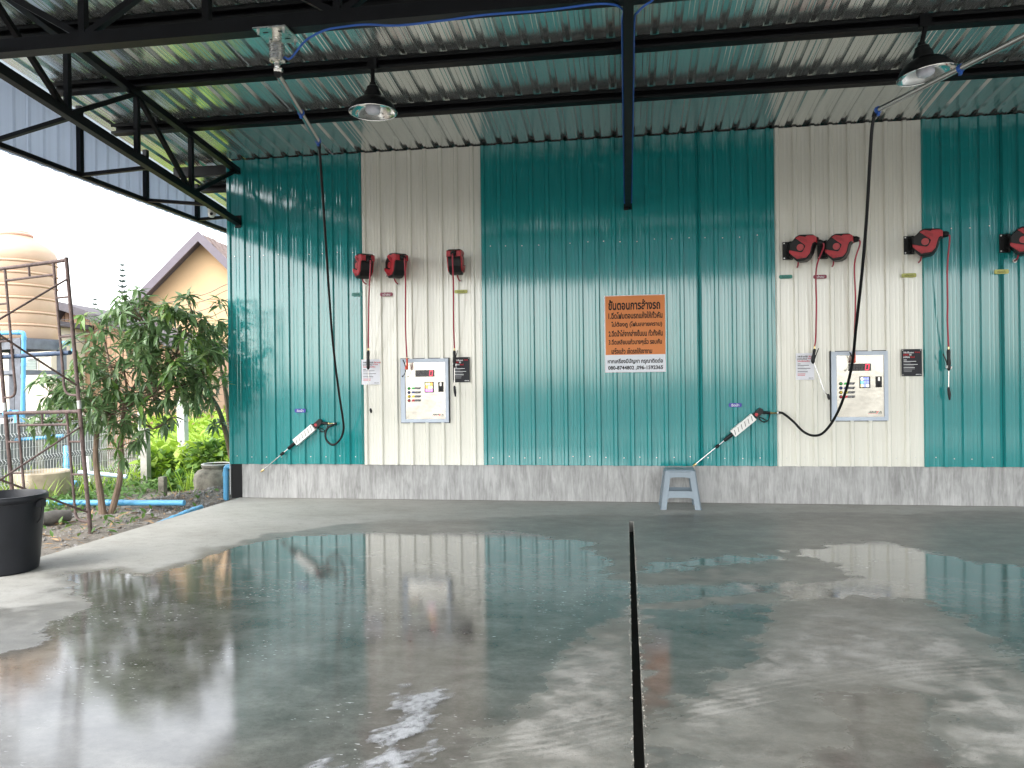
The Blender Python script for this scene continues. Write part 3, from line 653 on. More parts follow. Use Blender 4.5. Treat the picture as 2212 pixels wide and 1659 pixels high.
# ---- hose reels
def SHP(pts): return [((x-265)/1740, (318-y)/1400) for x, y in pts]
CASE = SHP([(365,225),(420,190),(495,125),(570,97),(840,118),(875,150),(882,245),(835,275),(820,320),(795,405),(725,505),(650,537),(510,540),(430,470),(365,400)])
CPAN = SHP([(490,150),(570,122),(690,150),(720,130),(858,137),(868,248),(828,263),(803,320),(772,425),(702,488),(520,500),(365,388),(365,342),(605,397),(640,385),(690,300),(676,278)])
def hose_reel(px, py, phi, label, hose_px, outlet_drop=0, pivot=.10):
    """px, py: middle of the wall plate; phi: swing of the casing from the wall normal towards the right"""
    o = at(px, py, 0); t_ = thing('hose_reel', label, 'hose reel', (o.x, -.03, o.z-.11), 'red and black hose reels')
    part('wall_plate', MB().box((o.x, -.036, o.z), (.115, .012, .215)), BLACKP, t_)
    part('bolt', MB().prism(disc_poly(.009, 6), (o.x-.043, -.042, o.z+.09), EX, EZ, 0, .007).prism(disc_poly(.009, 6), (o.x-.043, -.042, o.z-.09), EX, EZ, 0, .007).prism(disc_poly(.009, 6), (o.x+.043, -.042, o.z-.09), EX, EZ, 0, .007), ZINC, t_)
    pv = Vector((o.x+.02, -.04-pivot*.55, o.z)); u = Vector((math.sin(phi), -math.cos(phi), 0)); nrm = u.cross(EZ)
    part('swing_arm', MB().box((pv.x, -.04-pivot*.3, o.z), (.05, pivot*.75, .15)).tube([pv+V(0,0,-.1), pv+V(0,0,.1)], .014, 8), BLACKP, t_)
    T = .165; O = pv-u*.05
    body = part('casing', MB().prism(CASE, O, u, EZ, -T/2, T/2), BLACKP, t_)
    md = body.modifiers.new('b', 'BEVEL'); md.width = .012; md.segments = 2; md.limit_method = 'ANGLE'
    for s in (1, -1):
        a, b_ = (T/2-.004, T/2+.012) if s > 0 else (-T/2-.012, -T/2+.004)
        pn = part('side_panel', MB().prism(CPAN, O, u, EZ, a, b_), REDP, t_)
        md = pn.modifiers.new('b', 'BEVEL'); md.width = .004; md.segments = 2; md.limit_method = 'ANGLE'
        a, b_ = (T/2, T/2+.010) if s > 0 else (-T/2-.010, -T/2)
        bd = part('badge', MB().prism(disc_poly(.040, 20, .186, .004), O, u, EZ, a, b_), pm('badge_red', (.40, .04, .045), .4), t_)
        vg = MB()
        for k in range(7): vg.prism([(.186+k*.012, .12-k*.005), (.19+k*.012, .12-k*.005), (.194+k*.012, .085-k*.006), (.19+k*.012, .085-k*.006)], O, u, EZ, *((T/2+.0115, T/2+.0135) if s > 0 else (-T/2-.0135, -T/2-.0115)))
        for k in range(6): vg.prism([(.13+k*.0145, -.085-k*.004), (.134+k*.0145, -.085-k*.004), (.134+k*.0145, -.12-k*.002), (.13+k*.0145, -.12-k*.002)], O, u, EZ, *((T/2+.0115, T/2+.0135) if s > 0 else (-T/2-.0135, -T/2-.0115)))
        part('vent', vg, pm('vent_dark_red', (.16, .01, .015), .6), pn, kind='stuff')
    fc = part('front_collar', MB().prism([(.28,.05),(.362,.05),(.362,.112),(.345,.124),(.28,.124)], O, u, EZ, -T/2-.006, T/2+.006), REDP, t_)
    mo = O+u*.356+V(0,0,.080-outlet_drop)
    part('mouth', MB().box(O+u*.356+V(0,0,.085), (.02, .07, .065), Matrix.Rotation(math.atan2(u.y, u.x), 3, 'Z')), DARKHOLE, t_)
    ou = mo+u*.035
    part('outlet', MB().tube([mo-u*.01, mo+u*.012, ou, ou+u*.03+V(0,0,-.008)], [.026,.036,.036,.024], 12), RUBBER, t_, smooth=True)
    # inlet hose to a grommet in the wall
    ib = O+u*.14+V(0,0,-.13); gp = Vector((o.x+.10*math.sin(phi)+.02, -.012, o.z-.205))
    part('inlet_hose', MB().tube(smoothpath([ib, (ib+gp)/2+V(0,-.02,-.02), gp], 4), .009, 8), REDHOSE, t_, smooth=True)
    part('grommet', MB().tube([gp+V(.018*math.cos(a), -.014, .018*math.sin(a)) for a in np.linspace(0, 2*math.pi, 13)], .006, 6, False), WHITEP, t_, smooth=True)
    if hose_px:
        h0 = ou+u*.025+V(0,0,-.012); Yh = h0.y
        pts = [h0, h0+u*.012+V(0,0,-.05)]+[at(x, y, Yh+(-.09-Yh)*f_) for x, y, f_ in hose_px]
        part('hose', MB().tube(smoothpath(pts, 6), .0095, 8), REDHOSE, t_, smooth=True)
        return pts[-1]
e1 = hose_reel(778, 581, R(42), 'hose reel straddling the teal and cream seam near the wall corner', [(797,640,.2),(796,700,.5),(795.5,752,.8)], .03)
e2 = hose_reel(845, 580, R(46), 'hose reel on cream whose hose ends at the orange blow gun of the left panel', [(876,620,.2),(876,710,.5),(879,772,.75)])
e3 = hose_reel(990, 573, R(2), 'narrow looking hose reel seen from the front on the left cream strip', [(979.5,620,.2),(980,700,.5),(981.5,752,.8)])
e4 = hose_reel(1700, 543, R(64), 'leftmost hose reel on the right cream strip', [(1763.5,580,.1),(1763.5,660,.4),(1762,730,.7),(1759.5,748,.8)], .03)
e5 = hose_reel(1775, 541, R(66), 'second hose reel on the right cream strip, beside the black hose', [(1846,570,.15),(1848,640,.4),(1847,690,.6),(1845,755,.8)])
e6 = hose_reel(1961, 531, R(66), 'hose reel mounted where the right cream strip meets teal', [(2046.5,580,.15),(2047,660,.4),(2046.5,690,.55),(2049,749,.8)])
hose_reel(2167, 527, R(66), 'hose reel cut off by the right edge of the photo', None)

# ---- hand tools hanging from the reels
def lance_gun(e, label, grip, rod_pts, tip, lever=None, brass=True, cuff=None):
    t_ = thing('spray_lance', label, 'spray lance', e+V(0,0,-.6))
    d = V(0,0,-1)
    part('fitting', MB().tube([e+V(0,0,.012), e+V(0,0,-.03)], .009, 8), BRASS, t_)
    g0, g1 = e+V(0,0,-.03), e+V(grip[0],0,-.03-grip[1])
    part('grip', MB().tube([g0, g0.lerp(g1,.15), g0.lerp(g1,.5), g0.lerp(g1,.8), g1], [.014,.02,.017,.024,.02], 10), BLACKP, t_, smooth=True)
    if lever: part('trigger', MB().tube(smoothpath([g1+V(*p_) for p_ in lever], 3), .006, 6), lever and (BLACKP), t_)
    if cuff: part('cuff', MB().box(g1+V(.0,-.0,-.01), (.055,.03,.028), Matrix.Rotation(.3, 3, 'Y')), WHITEP, t_)
    part('valve', MB().tube([g1+V(0,0,.02), g1+V(0,0,-.02), g1+V(0,0,-.05)], [.02,.024,.009], 8), BLACKP, t_)
    P = [g1+V(x,0,-z) for x, z in rod_pts]
    part('rod', MB().tube(smoothpath(P, 3), .0055, 8), CHROME, t_, smooth=True)
    end = P[-1]; part('nozzle', MB().tube([end+V(0,0,.02), end, end+V(.006,0,-tip*.5), end+V(.01,0,-tip)], [.010,.016,.018,.009], 8), BLACKP, t_, smooth=True)
lance_gun(e1, 'long steel lance with black grip hanging over the left white poster', (-.004,.20), [(0,.03),(.004,.35),(.012,.50),(.025,.57)], .045, None)
lance_gun(e3, 'short lance with black grip hanging beside the left black poster', (-.002,.17), [(0,.03),(.0,.22),(-.002,.30)], .12, [(.0,0,.02),(.02,-.01,.08),(.045,-.01,.17)], cuff=True)
lance_gun(e4, 'black trigger gun with thin slanted wand in front of the right white poster', (-.02,.13), [(0,.02),(.06,.18),(.12,.37),(.17,.43)], .05, [(.01,0,-.02),(.035,-.01,.06),(.065,-.01,.135)])
lance_gun(e6, 'steel lance with black grip hanging on the teal wall at right', (0,.20), [(0,.03),(-.004,.26)], .13, [(0,0,-.01),(-.03,-.01,.06),(-.065,-.01,.15)], cuff=True)
def blow_gun(e, label):
    t_ = thing('blow_gun', label, 'blow gun', e+V(0,0,-.3))
    part('fitting', MB().tube([e+V(0,0,.012), e+V(0,0,-.012)], .008, 8), BRASS, t_)
    part('body', MB().tube(smoothpath([e+V(0,0,-.01), e+V(.002,0,-.07), e+V(0,0,-.12), e+V(-.014,0,-.155)], 4), [.013]*5+[.016]*4+[.023]*3+[.016], 10), ORANGEP, t_, smooth=True)
    part('trigger', MB().tube(smoothpath([e+V(-.018,0,-.13), e+V(-.03,-.005,-.08), e+V(-.052,-.005,-.03)], 3), .007, 6), BLACKP, t_, smooth=True)
    part('nozzle', MB().tube(smoothpath([e+V(-.012,0,-.15), e+V(-.022,0,-.19), e+V(-.045,0,-.23), e+V(-.062,0,-.245)], 4), .005, 6).tube([e+V(-.055,0,-.24), e+V(-.068,0,-.248)], .010, 6), BLACKP, t_, smooth=True)
blow_gun(e2, 'orange blow gun hanging at the corner of the left control panel'); blow_gun(e5, 'orange blow gun hanging behind the black hose at the right control panel')

# ---- pressure guns in white slotted holsters
SLOT = pm('slot_dark', (.03, .025, .02), .8)
def pressure_gun(px0, py0, px1, py1, tip_label, hol_label):
    a = at(px0, py0, -.07); b_ = at(px1, py1, -.07); ax = (b_-a); L = ax.length; ax.normalize(); nn = V(0,-1,0); si = ax.cross(nn)   # si: down-right side
    if si.z > 0: si = -si
    P = lambda s, w_=0, y=0: a+ax*(s*L)+si*w_+nn*y
    t_ = thing('pressure_spray_gun', tip_label, 'spray gun', a, 'pressure washer guns')
    part('nozzle', MB().tube([P(0), P(.025), P(.03), P(.05)], [.011,.013,.017,.012], 10), BRASS, t_)
    part('lance', MB().tube([P(.04), P(.55)], .0068, 8), CHROME, t_, smooth=True)
    part('collar', MB().tube([P(.34), P(.355), P(.385), P(.40)], [.012,.02,.02,.012], 10), BLACKP, t_)
    part('insulated_grip', MB().tube([P(.47), P(.48), P(.60), P(.62)], [.014,.022,.024,.02], 10), BLACKP, t_, smooth=True)
    h = EX; hz = V(0,0,1)
    B = P(.945)
    part('body', MB().prism([(-.045,-.04),(.06,-.035),(.085,.0),(.07,.035),(-.045,.03)], P(.97,0,0), ax, -si, -.022, .022), BLACKP, t_)
    part('badge', MB().prism(disc_poly(.020, 16), P(.955,0,.0225), ax, -si, 0, .003) if ax.cross(-si).y < 0 else MB().prism(disc_poly(.020, 16), P(.955,0,.0225), -si, ax, 0, .003), REDP, t_)
    hd = P(1.0)+h*.0; grip0 = P(1.0, .0); grip1 = grip0+V(.125,0,-.012)
    part('handle', MB().tube([grip0, grip0.lerp(grip1,.4), grip0.lerp(grip1,.9), grip1], [.02,.017,.018,.02], 10), BLACKP, t_, smooth=True)
    g0 = P(.955,.045); part('trigger_guard', MB().tube(smoothpath([g0, g0+V(.02,0,-.035), g0+V(.065,0,-.058), g0+V(.115,0,-.03), grip1+V(0,0,-.005)], 4), .0065, 6), BLACKP, t_, smooth=True)
    part('trigger', MB().tube([g0+V(.01,0,.0), g0+V(.045,0,-.012), g0+V(.09,0,-.04)], .006, 6), BLACKP, t_)
    f1 = grip1+V(.085,0,-.002)
    part('fitting', MB().tube([grip1, grip1.lerp(f1,.2), grip1.lerp(f1,.35), f1], [.010,.014,.010,.008], 8), BRASS, t_)
    c0 = P(.60); ho = thing('lance_holster', hol_label, 'holster', P(.6)+V(0,.05,0), 'slotted gun holsters')
    s0, s1, w_ = .60, .915, .047
    q = [P(s0,-w_,.035), P(s1,-w_,.035), P(s1,w_,.035), P(s0,w_,.035)]; q2 = [p_+V(0,.072,0) for p_ in q]
    inn = MB(); 
    part('cover', MB().add(q+q2, [(0,1,2,3),(0,4,5,1),(2,6,7,3)]), WHITEP, ho)
    part('back_plate', MB().add([p_+V(0,.071,0) for p_ in q]+[p_+V(0,.074,0) for p_ in q], [(0,1,2,3),(7,6,5,4)]), WHITEP, ho)
    for k in range(6):
        c = P(s0+(s1-s0)*(.1+k*.16), 0, .0362); d = (si*.72-ax*.35).normalized()*.033
        d = V(.22,0,-1).normalized()*.031
        part('slot', MB().bar(c-d, c+d, .006, .0016, (0,-1,0)), SLOT, ho)
    return f1
gA = pressure_gun(564, 1019, 689, 913, 'pressure spray gun on the teal wall by the corner, nozzle over the plinth', 'white slotted holster on the spray gun by the wall corner')
gB = pressure_gun(1497, 1007, 1640, 890, 'pressure spray gun on the teal wall pointing down at the stool', 'white slotted holster on the spray gun above the stool')

# ---- swinging ceiling booms
def boom(plate, end, label, hub_h=.16, hang=True):
    pz = Vector(plate); t_ = thing('swing_boom', label, 'boom', pz-V(0,0,.3), 'swinging hose booms')
    pl = part('mounting_plate', MB().box(pz-V(0,0,.006), (.26,.26,.012)), STEEL, t_)
    for sx in (-1, 1):
        for sy in (-1, 1): part('bolt', MB().tube([pz+V(sx*.1,sy*.1,-.012), pz+V(sx*.1,sy*.1,-.045)], .008, 6).prism(disc_poly(.013, 6), pz+V(sx*.1,sy*.1,-.012), V(1,0,0), V(0,-1,0), 0, .01), ZINC, pl)
    for a in (.8, 2.4, 3.9, 5.5): part('slot', MB().bar(pz+V(.085*math.cos(a)-.02, .085*math.sin(a), -.013), pz+V(.085*math.cos(a)+.02, .085*math.sin(a), -.013), .012, .002), DARKHOLE, pl)
    part('neck', MB().tube([pz-V(0,0,.012), pz-V(0,0,.075)], .035, 16), STEEL, t_, smooth=True)
    part('hub', MB().lathe(pz-V(0,0,.215), [(.045,0),(.058,.008),(.058,.13),(.05,.14)], 20), STEEL, t_, smooth=True)
    hb = pz-V(0,0,.25); part('pivot', MB().tube([pz-V(0,0,.2), hb, hb-V(0,0,.03)], [.022,.022,.016], 10).tube([hb+V(-.02,0,-.02), hb+V(.04,0,-.03)], .018, 8), STEEL, t_)
    st = hb-V(0,0,.05); en = Vector(end); mid = st.lerp(en, .5)
    part('arm', MB().tube([st, en], .0235, 14), CHROME, t_, smooth=True)
    part('arm_mouth', MB().tube([st+(st-en).normalized()*.004, st-(st-en).normalized()*.02], .027, 12), DARKHOLE, t_)
    for f_ in (.5, .985): 
        c = st.lerp(en, f_); d = (en-st).normalized()*.012
        part('blue_clip', MB().tube([c-d, c+d], .031, 12).box(c+V(.0,0,-.035), (.02,.03,.03)), BLUEH, t_)
    return st, en
end1 = at(688, 306, -2.25); pl1 = Vector((at(598, 60, GY).x, GY+.0, GZ-.066))
s1, _ = boom(pl1, end1, 'steel swing boom under the girder, holding the hose by the wall corner')
end2 = at(1892, 240, -2.75); q2 = at(2206, 28, -3.9)
d2 = (q2-end2).normalized(); pl2e = end2+d2*((GY-end2.y)/d2.y)
pl2 = Vector((pl2e.x, GY, GZ-.066)); 
s2, _ = boom(pl2, end2, 'steel swing boom crossing in front of the right ceiling lamp')

# ---- pressure hoses
def hosething(pts, r, mat, label, name='pressure_hose', ends=True):
    P = smoothpath(pts, 8); t_ = thing(name, label, 'hose', P[-1])
    part('tube', MB().tube(P, r, 10), mat, t_, smooth=True)
    if ends:
        part('sleeve', MB().tube(P[:5], r*1.5, 10), RUBBER, t_); part('ferrule', MB().tube(P[-3:], r*1.25, 10), CHROME, t_)
hosething([end1]+[at(x, y, Y) for x, y, Y in ((692,345,-2.15),(697,420,-1.95),(703,510,-1.7),(710,620,-1.35),(719,740,-.95),(731,840,-.55),(740,900,-.33),(742,928,-.22),(734,950,-.17),(719,961,-.14),(706,952,-.12),(703,938,-.11),(708,924,-.1))]+[gA+V(.03,-.01,.0), gA], .0135, RUBBER, 'black pressure hose looping to the spray gun by the wall corner')
hosething([end2]+[at(x, y, Y) for x, y, Y in ((1884,275,-2.72),(1879,350,-2.6),(1872,470,-2.35),(1862,590,-2.05),(1850,700,-1.7),(1840,790,-1.3),(1822,860,-.95),(1800,908,-.7),(1778,935,-.5),(1757,941,-.38),(1735,932,-.3),(1713,910,-.2))]+[gB+V(.06,-.01,.0), gB], .0145, RUBBER, 'long black pressure hose hanging in front of the right control panel')

# ---- blue air lines along the steel
hub = s1+V(.06,0,.12)
hosething([hub, hub+V(.05,0,-.01), at(660,88,GY), at(700,66,GY-.02), at(740,58,GY-.03), at(790,53,GY-.05), at(860,55,GY-.06), at(960,44,GY-.07), at(1050,32,GY-.08), at(1180,22,GY-.06), at(1300,8,GY-.05), at(1345,20,-4.1)]+[Vector((.0, y, 3.70-K*y+.03)) for y in (-3.9,-3.2,-2.4,-1.6,-.9,-.5)]+[Vector((.002,-.2,3.70))], .008, BLUEH, 'blue air line running along the girder from the left boom', 'air_line', False)
hosething([Vector((4.2,GY-.06,4.3)), Vector((2.4,GY-.06,4.24)), Vector((1.2,GY-.07,4.25)), at(1450,-14,GY-.06), at(1405,4,GY-.04), at(1378,26,-4.1)]+[Vector((.09, y, 3.70-K*y+.03)) for y in (-3.9,-3.2,-2.4,-1.6,-.9,-.5)]+[Vector((.088,-.2,3.70))], .008, BLUEH, 'blue air line coming from the right down the middle truss', 'air_line', False)

# ---- ceiling lamps
def lamp(x, label, tilt):
    y = -2.17; zt_ = rz(y)-.06
    t_ = thing('high_bay_lamp', label, 'lamp', (x, y-.06, 4.25), 'ceiling lamps'); M = Matrix.Rotation(tilt, 3, 'Y'); c = Vector((x, y-.06, 4.262))
    part('junction_box', MB().box((x, y-.06, zt_-.02), (.10, .05, .11)), BLACK, t_)
    part('stem', MB().tube([(x, y-.06, zt_-.07), c+M@V(0,0,.28)], .021, 10).tube([c+M@V(.02,-.02,.25), c+M@V(.05,-.02,.25)], .016, 8), BLACK, t_)
    out = [(.232,.0),(.236,.004),(.222,.05),(.185,.10),(.13,.135),(.088,.148),(.083,.20),(.066,.225),(.060,.255),(.036,.27),(.03,.30)]
    part('shade', MB().lathe(c, out, 32, M, False), BLACK, t_, smooth=True)
    part('reflector', MB().lathe(c, [(.242,-.004),(.244,.0),(.236,.0035),(.216,.04),(.178,.085),(.12,.112),(.05,.118),(0,.118)], 32, M, False), pm('reflector_silver', (.86,.86,.84), .14, 1, .03), t_, smooth=True)
    part('bulb', MB().lathe(c, [(0,-.018),(.04,-.016),(.065,-.004),(.076,.015),(.076,.05),(.07,.055)], 24, M), pm('bulb_diffuser', (.70,.70,.78), .35), t_, smooth=True)
    g = MB()
    for k in range(24):
        a = 2*math.pi*k/24; g.box(c+M@V(.062*math.cos(a), .062*math.sin(a), .075), (.02,.004,.045), Matrix.Rotation(a, 3, 'Z'))
    part('heat_sink', g.tube([c+M@V(0,0,.05), c+M@V(0,0,.1)], .052, 12), ZINC, t_)
lamp(at(806,250,-2.23).x, 'black bell lamp hanging left of the middle truss', 0); lamp(at(2000,160,-2.23).x, 'tilted black bell lamp behind the steel boom', -R(7))

# ---- security camera under the truss
c = at(457, 462, -.42); t_ = thing('security_camera', 'small white dome camera under the truss at the wall corner', 'camera', c)
part('mount', MB().box(c+V(0,0,.085), (.09,.07,.03)), BLACK, t_); part('base', MB().lathe(c+V(0,0,.03), [(.04,0),(.048,.01),(.048,.04),(.04,.045)], 20), WHITEP, t_, smooth=True)
part('dome', MB().lathe(c, [(0,-.05),(.025,-.044),(.04,-.028),(.048,0),(.046,.02),(.035,.034),(0,.04)], 20), WHITEP, t_, smooth=True)
part('lens', MB().lathe(c+V(.018,-.035,-.008), [(.02,0),(.02,.01),(.012,.014),(0,.014)], 14, V(.35,-1,-.15).to_track_quat('Z','Y').to_matrix()), BLACKP, t_, smooth=True)
part('arm', MB().tube([c+V(.045,0,.03), c+V(.06,0,0), c+V(.05,0,-.02)], .008, 6), WHITEP, t_)

# ================================================================== THINGS ON THE FLOOR
# ---- plastic step stool
sx, sy = .612, -.36; t_ = thing('step_stool', 'grey blue plastic step stool standing in front of the concrete plinth', 'stool', (sx, sy, 0))
def lerp2(z): f_ = z/.45; return (.235*(1-f_)+.175*f_, .20*(1-f_)+.145*f_)
g = MB(); g.prism(roundrect(-.172,-.142,.172,.142,.05,5), (sx,sy,.452), V(1,0,0), V(0,1,0), 0, .012); g.prism(roundrect(-.182,-.152,.182,.152,.055,5), (sx,sy,.43), V(1,0,0), V(0,1,0), 0, .023)
seat = part('seat', g, STOOLP, t_); md = seat.modifiers.new('b','BEVEL'); md.width = .006; md.segments = 2; md.limit_method = 'ANGLE'
part('grip_slot', MB().prism(roundrect(-.05,-.014,.05,.014,.013,4), (sx,sy,.4635), V(1,0,0), V(0,1,0), 0, .001), pm('slot_shadow', (.05,.06,.07), .7), seat)
def arch_panel(side, z0, z1, arch, x_in, thick=.012):
    """panel between two legs with an arched lower edge"""
    pts = []; hw1 = side(z1); hw0 = side(z0)
    pts = [(-hw0, z0), (-hw1, z1), (hw1, z1), (hw0, z0)]
    n = 10; low = []
    for k in range(n+1):
        a = math.pi*k/n; low.append((x_in*math.cos(a)**1 if False else x_in*math.copysign(abs(math.cos(a))**.45, math.cos(a)), z0+arch*math.sin(a)**.45))
    return pts+low
for s in (-1, 1):
    for ax_ in (0, 1):
        def hw(z): a, b_ = lerp2(z); return (a if ax_ == 0 else b_)-.01
        def plane(z): a, b_ = lerp2(z); return (b_ if ax_ == 0 else a)
        for nm, z0, z1, arch, xin in (('apron', .30, .435, .075, hw(.30)-.055), ('rung', .085, .215, .055, hw(.085)-.062)):
            poly = arch_panel(hw, z0, z1, arch, xin); vs = []
            for off in (0, -.012):
                for x, z in poly:
                    d = (plane(z)+off)*s; vs.append((sx+x, sy+d, z) if ax_ == 0 else (sx+d, sy+x, z))
            n = len(poly); fs = [tuple(range(n)), tuple(range(n, 2*n))[::-1]]+[(i, n+i, n+(i+1)%n, (i+1)%n) for i in range(n)]
            part(nm, MB().add(vs, fs), STOOLP, t_)
        if ax_ == 0:
            pass
for a in (-1, 1):
    for b_ in (-1, 1):
        (xb, yb_), (xt, yt_) = lerp2(0), lerp2(.445); g = MB(); tck = .014
        for wx, wy in ((.075, tck), (tck, .075)):
            vs = []
            for (x, y), z in (((xb, yb_), 0), ((xt, yt_), .445)):
                vs += [(sx+a*(x+.004), sy+b_*(y+.004), z), (sx+a*(x+.004-wx), sy+b_*(y+.004), z), (sx+a*(x+.004-wx), sy+b_*(y+.004-wy), z), (sx+a*(x+.004), sy+b_*(y+.004-wy), z)]
            g.add(vs, [(0,1,2,3),(7,6,5,4),(0,4,5,1),(1,5,6,2),(2,6,7,3),(3,7,4,0)])
        lg = part('leg', g, STOOLP, t_)
# ---- black bucket
bx, by = -5.12, -4.03; t_ = thing('bucket', 'large black plastic bucket on the slab edge', 'bucket', (bx, by, 0))
part('wall', MB().lathe((bx,by,0), [(0,.0),(.235,.0),(.25,.012),(.262,.10),(.288,.45),(.30,.575),(.318,.58),(.326,.592),(.326,.622),(.32,.632),(.305,.634),(.296,.622),(.283,.45),(.255,.06),(.24,.03),(0,.03)], 48), BUCK, t_, smooth=True)
a = R(-12)
for ang in (8, 178):
    a = R(ang); c = Vector((bx+.315*math.cos(a), by+.315*math.sin(a), .56))
    part('handle_lug', MB().box(c, (.045,.07,.06), Matrix.Rotation(a, 3, 'Z')), BUCK, t_)
    part('handle', MB().tube(smoothpath([c+V(.01,0,-.02), c+V(.02,-.01,-.06), c+V(.015,-.02,-.12), c+V(-.01,-.03,-.16)], 4), .008, 6), BLACKP, t_)
# ---- soap foam
xs = np.arange(-1.9, -.2, .011); ys = np.arange(-6.9, -4.6, .011); X, Y = np.meshgrid(xs, ys)
fm = np.full(X.shape, -9.0)
for poly in ([(770,1600),(840,1560),(880,1490),(960,1490),(965,1530),(945,1600),(900,1610),(890,1659),(870,1700),(830,1690)], [(820,1530),(860,1490),(880,1500),(870,1545),(820,1565)], [(690,1640),(720,1630),(715,1660),(690,1665)], [(800,1620),(830,1610),(810,1650)], [(930,1620),(960,1625),(930,1660)]):
    fm = np.maximum(fm, sdf(X, Y, flp(poly)))
A_, B_ = X*.8+Y*.6, Y*.8-X*.6
h = fm*2.0 + .62*(fbm(B_*9, A_*4.5, 41, 4)-.50) + .30*(fbm(B_*40, A_*16, 43, 3)-.5)
hz_ = np.clip(h*.05, 0, .006)+.0025*(fbm(X*60, Y*60, 47, 2)) + .002
g = MB(); nx = len(xs); keep = h > -0.01; idx = -np.ones(X.shape, int); cells = [(j, i) for j, i in zip(*np.nonzero(keep[:-1,:-1] & keep[1:,:-1] & keep[:-1,1:] & keep[1:,1:]))]
for j, i in cells:
    q = []
    for dj, di in ((0,0),(0,1),(1,1),(1,0)):
        if idx[j+dj, i+di] < 0: idx[j+dj, i+di] = len(g.v); g.v.append((X[j+dj,i+di], Y[j+dj,i+di], hz_[j+dj,i+di]))
        q.append(int(idx[j+dj, i+di]))
    g.f.append(tuple(q))
FOAM = pm('foam', (.50,.51,.53), .45, 0, .2, 60, .8, 160)
_t = FOAM.node_tree; _n = noise(_t, 16, 4, .65); _a = N(_t, 'ShaderNodeMapRange'); _a.inputs[1].default_value = .30; _a.inputs[2].default_value = .52; _a.inputs[3].default_value = .2; _a.inputs[4].default_value = .9; _t.links.new(_n.outputs[0], _a.inputs[0]); _t.links.new(_a.outputs[0], _t.nodes['Principled BSDF'].inputs['Alpha'])
_fo = single('soap_foam', g, FOAM, 'white soap foam patches on the wet floor', 'foam', smooth=True, kind='stuff')
_dn = np.zeros(len(g.v), np.float32)
for (jj, ii), k_ in np.ndenumerate(idx):
    if k_ >= 0: _dn[k_] = min(1, max(0, h[jj, ii]*5.5))
_fo.data.attributes.new('suds', 'FLOAT', 'POINT').data.foreach_set('value', _dn)
_at = N(_t, 'ShaderNodeAttribute', attribute_name='suds'); _t.links.new(math_(_t, 'MULTIPLY', _at.outputs['Fac'], _a.outputs[0]), _t.nodes['Principled BSDF'].inputs['Alpha'])


# ================================================================== THE YARD OUTSIDE
def pipe(pts, r, label, mat=None, name='water_pipe', elbows=True):
    t_ = thing(name, label, 'pipe', Vector(pts[-1])); mat = mat or BLUEP
    P = [Vector(p) for p in pts]; Q = [P[0]]
    for i in range(1, len(P)-1):
        a, b_ = (P[i-1]-P[i]).normalized()*min(r*2.2, (P[i-1]-P[i]).length*.4), (P[i+1]-P[i]).normalized()*min(r*2.2, (P[i+1]-P[i]).length*.4)
        Q += [P[i]+a, P[i]+a*.3+b_*.08, P[i]+b_*.3+a*.08, P[i]+b_]
    Q.append(P[-1]); part('tube', MB().tube(Q, r, 12), mat, t_, smooth=True)
    for i in range(1, len(P)-1):
        for o_ in (P[i-1], P[i+1]):
            d = (o_-P[i]).normalized(); part('socket', MB().tube([P[i]+d*r*2.0, P[i]+d*r*3.6], r*1.16, 12), mat, t_, smooth=True)
# corner elbow pipe
c = at(489, 1003, .06); pipe([c+V(.12,0,-.03), c+V(-.01,0,-.03), Vector((c.x-.01, .06, -.08))], .036, 'blue elbow pipe at the shed corner beside the plinth')
e = fl(436, 1092, -.02); pipe([fl(434,1096,-.02), fl(410,1105,-.02), fl(385,1116,-.03), fl(340,1134,-.06)], .035, 'blue pipe half buried along the slab edge')
zg = .02
pipe([fl(100,1086,zg), fl(250,1086,zg), fl(398,1086,zg+.02)], .036, 'long blue pipe lying on the ground behind the mango trunks')

# ---- mango trees
def leafmesh(name, L, W, mat, droop):
    v = []; f = []; seg = 5
    prof = [.10, .62, 1.0, .85, .48, .02]
    for i in range(seg+1):
        s_ = i/seg; y = s_*L; z = -droop*L*s_*s_; w_ = W/2*prof[i]
        v += [(-w_, y, z+.18*w_), (0, y, z-.12*w_), (w_, y, z+.18*w_)]
    for i in range(seg):
        a = i*3; f += [(a,a+1,a+4,a+3),(a+1,a+2,a+5,a+4)]
    me = bpy.data.meshes.new(name); me.from_pydata(v, [], f); me.materials.append(mat); me.polygons.foreach_set('use_smooth', [True]*len(f)); return me, v, f
def limb(mb, a, b_, r0, r1, bend=.06, n=5):
    a, b_ = Vector(a), Vector(b_); P = []; R_ = []
    off = Vector((random.uniform(-1,1), random.uniform(-1,1), random.uniform(-.3,.3)))*bend*(b_-a).length
    for i in range(n+1):
        s_ = i/n; P.append(a.lerp(b_, s_)+off*math.sin(math.pi*s_)); R_.append(r0+(r1-r0)*s_)
    mb.tube(P, R_, 8); return P
def frame_to(d, roll):
    d = d.normalized(); q = d.to_track_quat('Y', 'Z'); return q.to_matrix() @ Matrix.Rotation(roll, 3, 'Y')
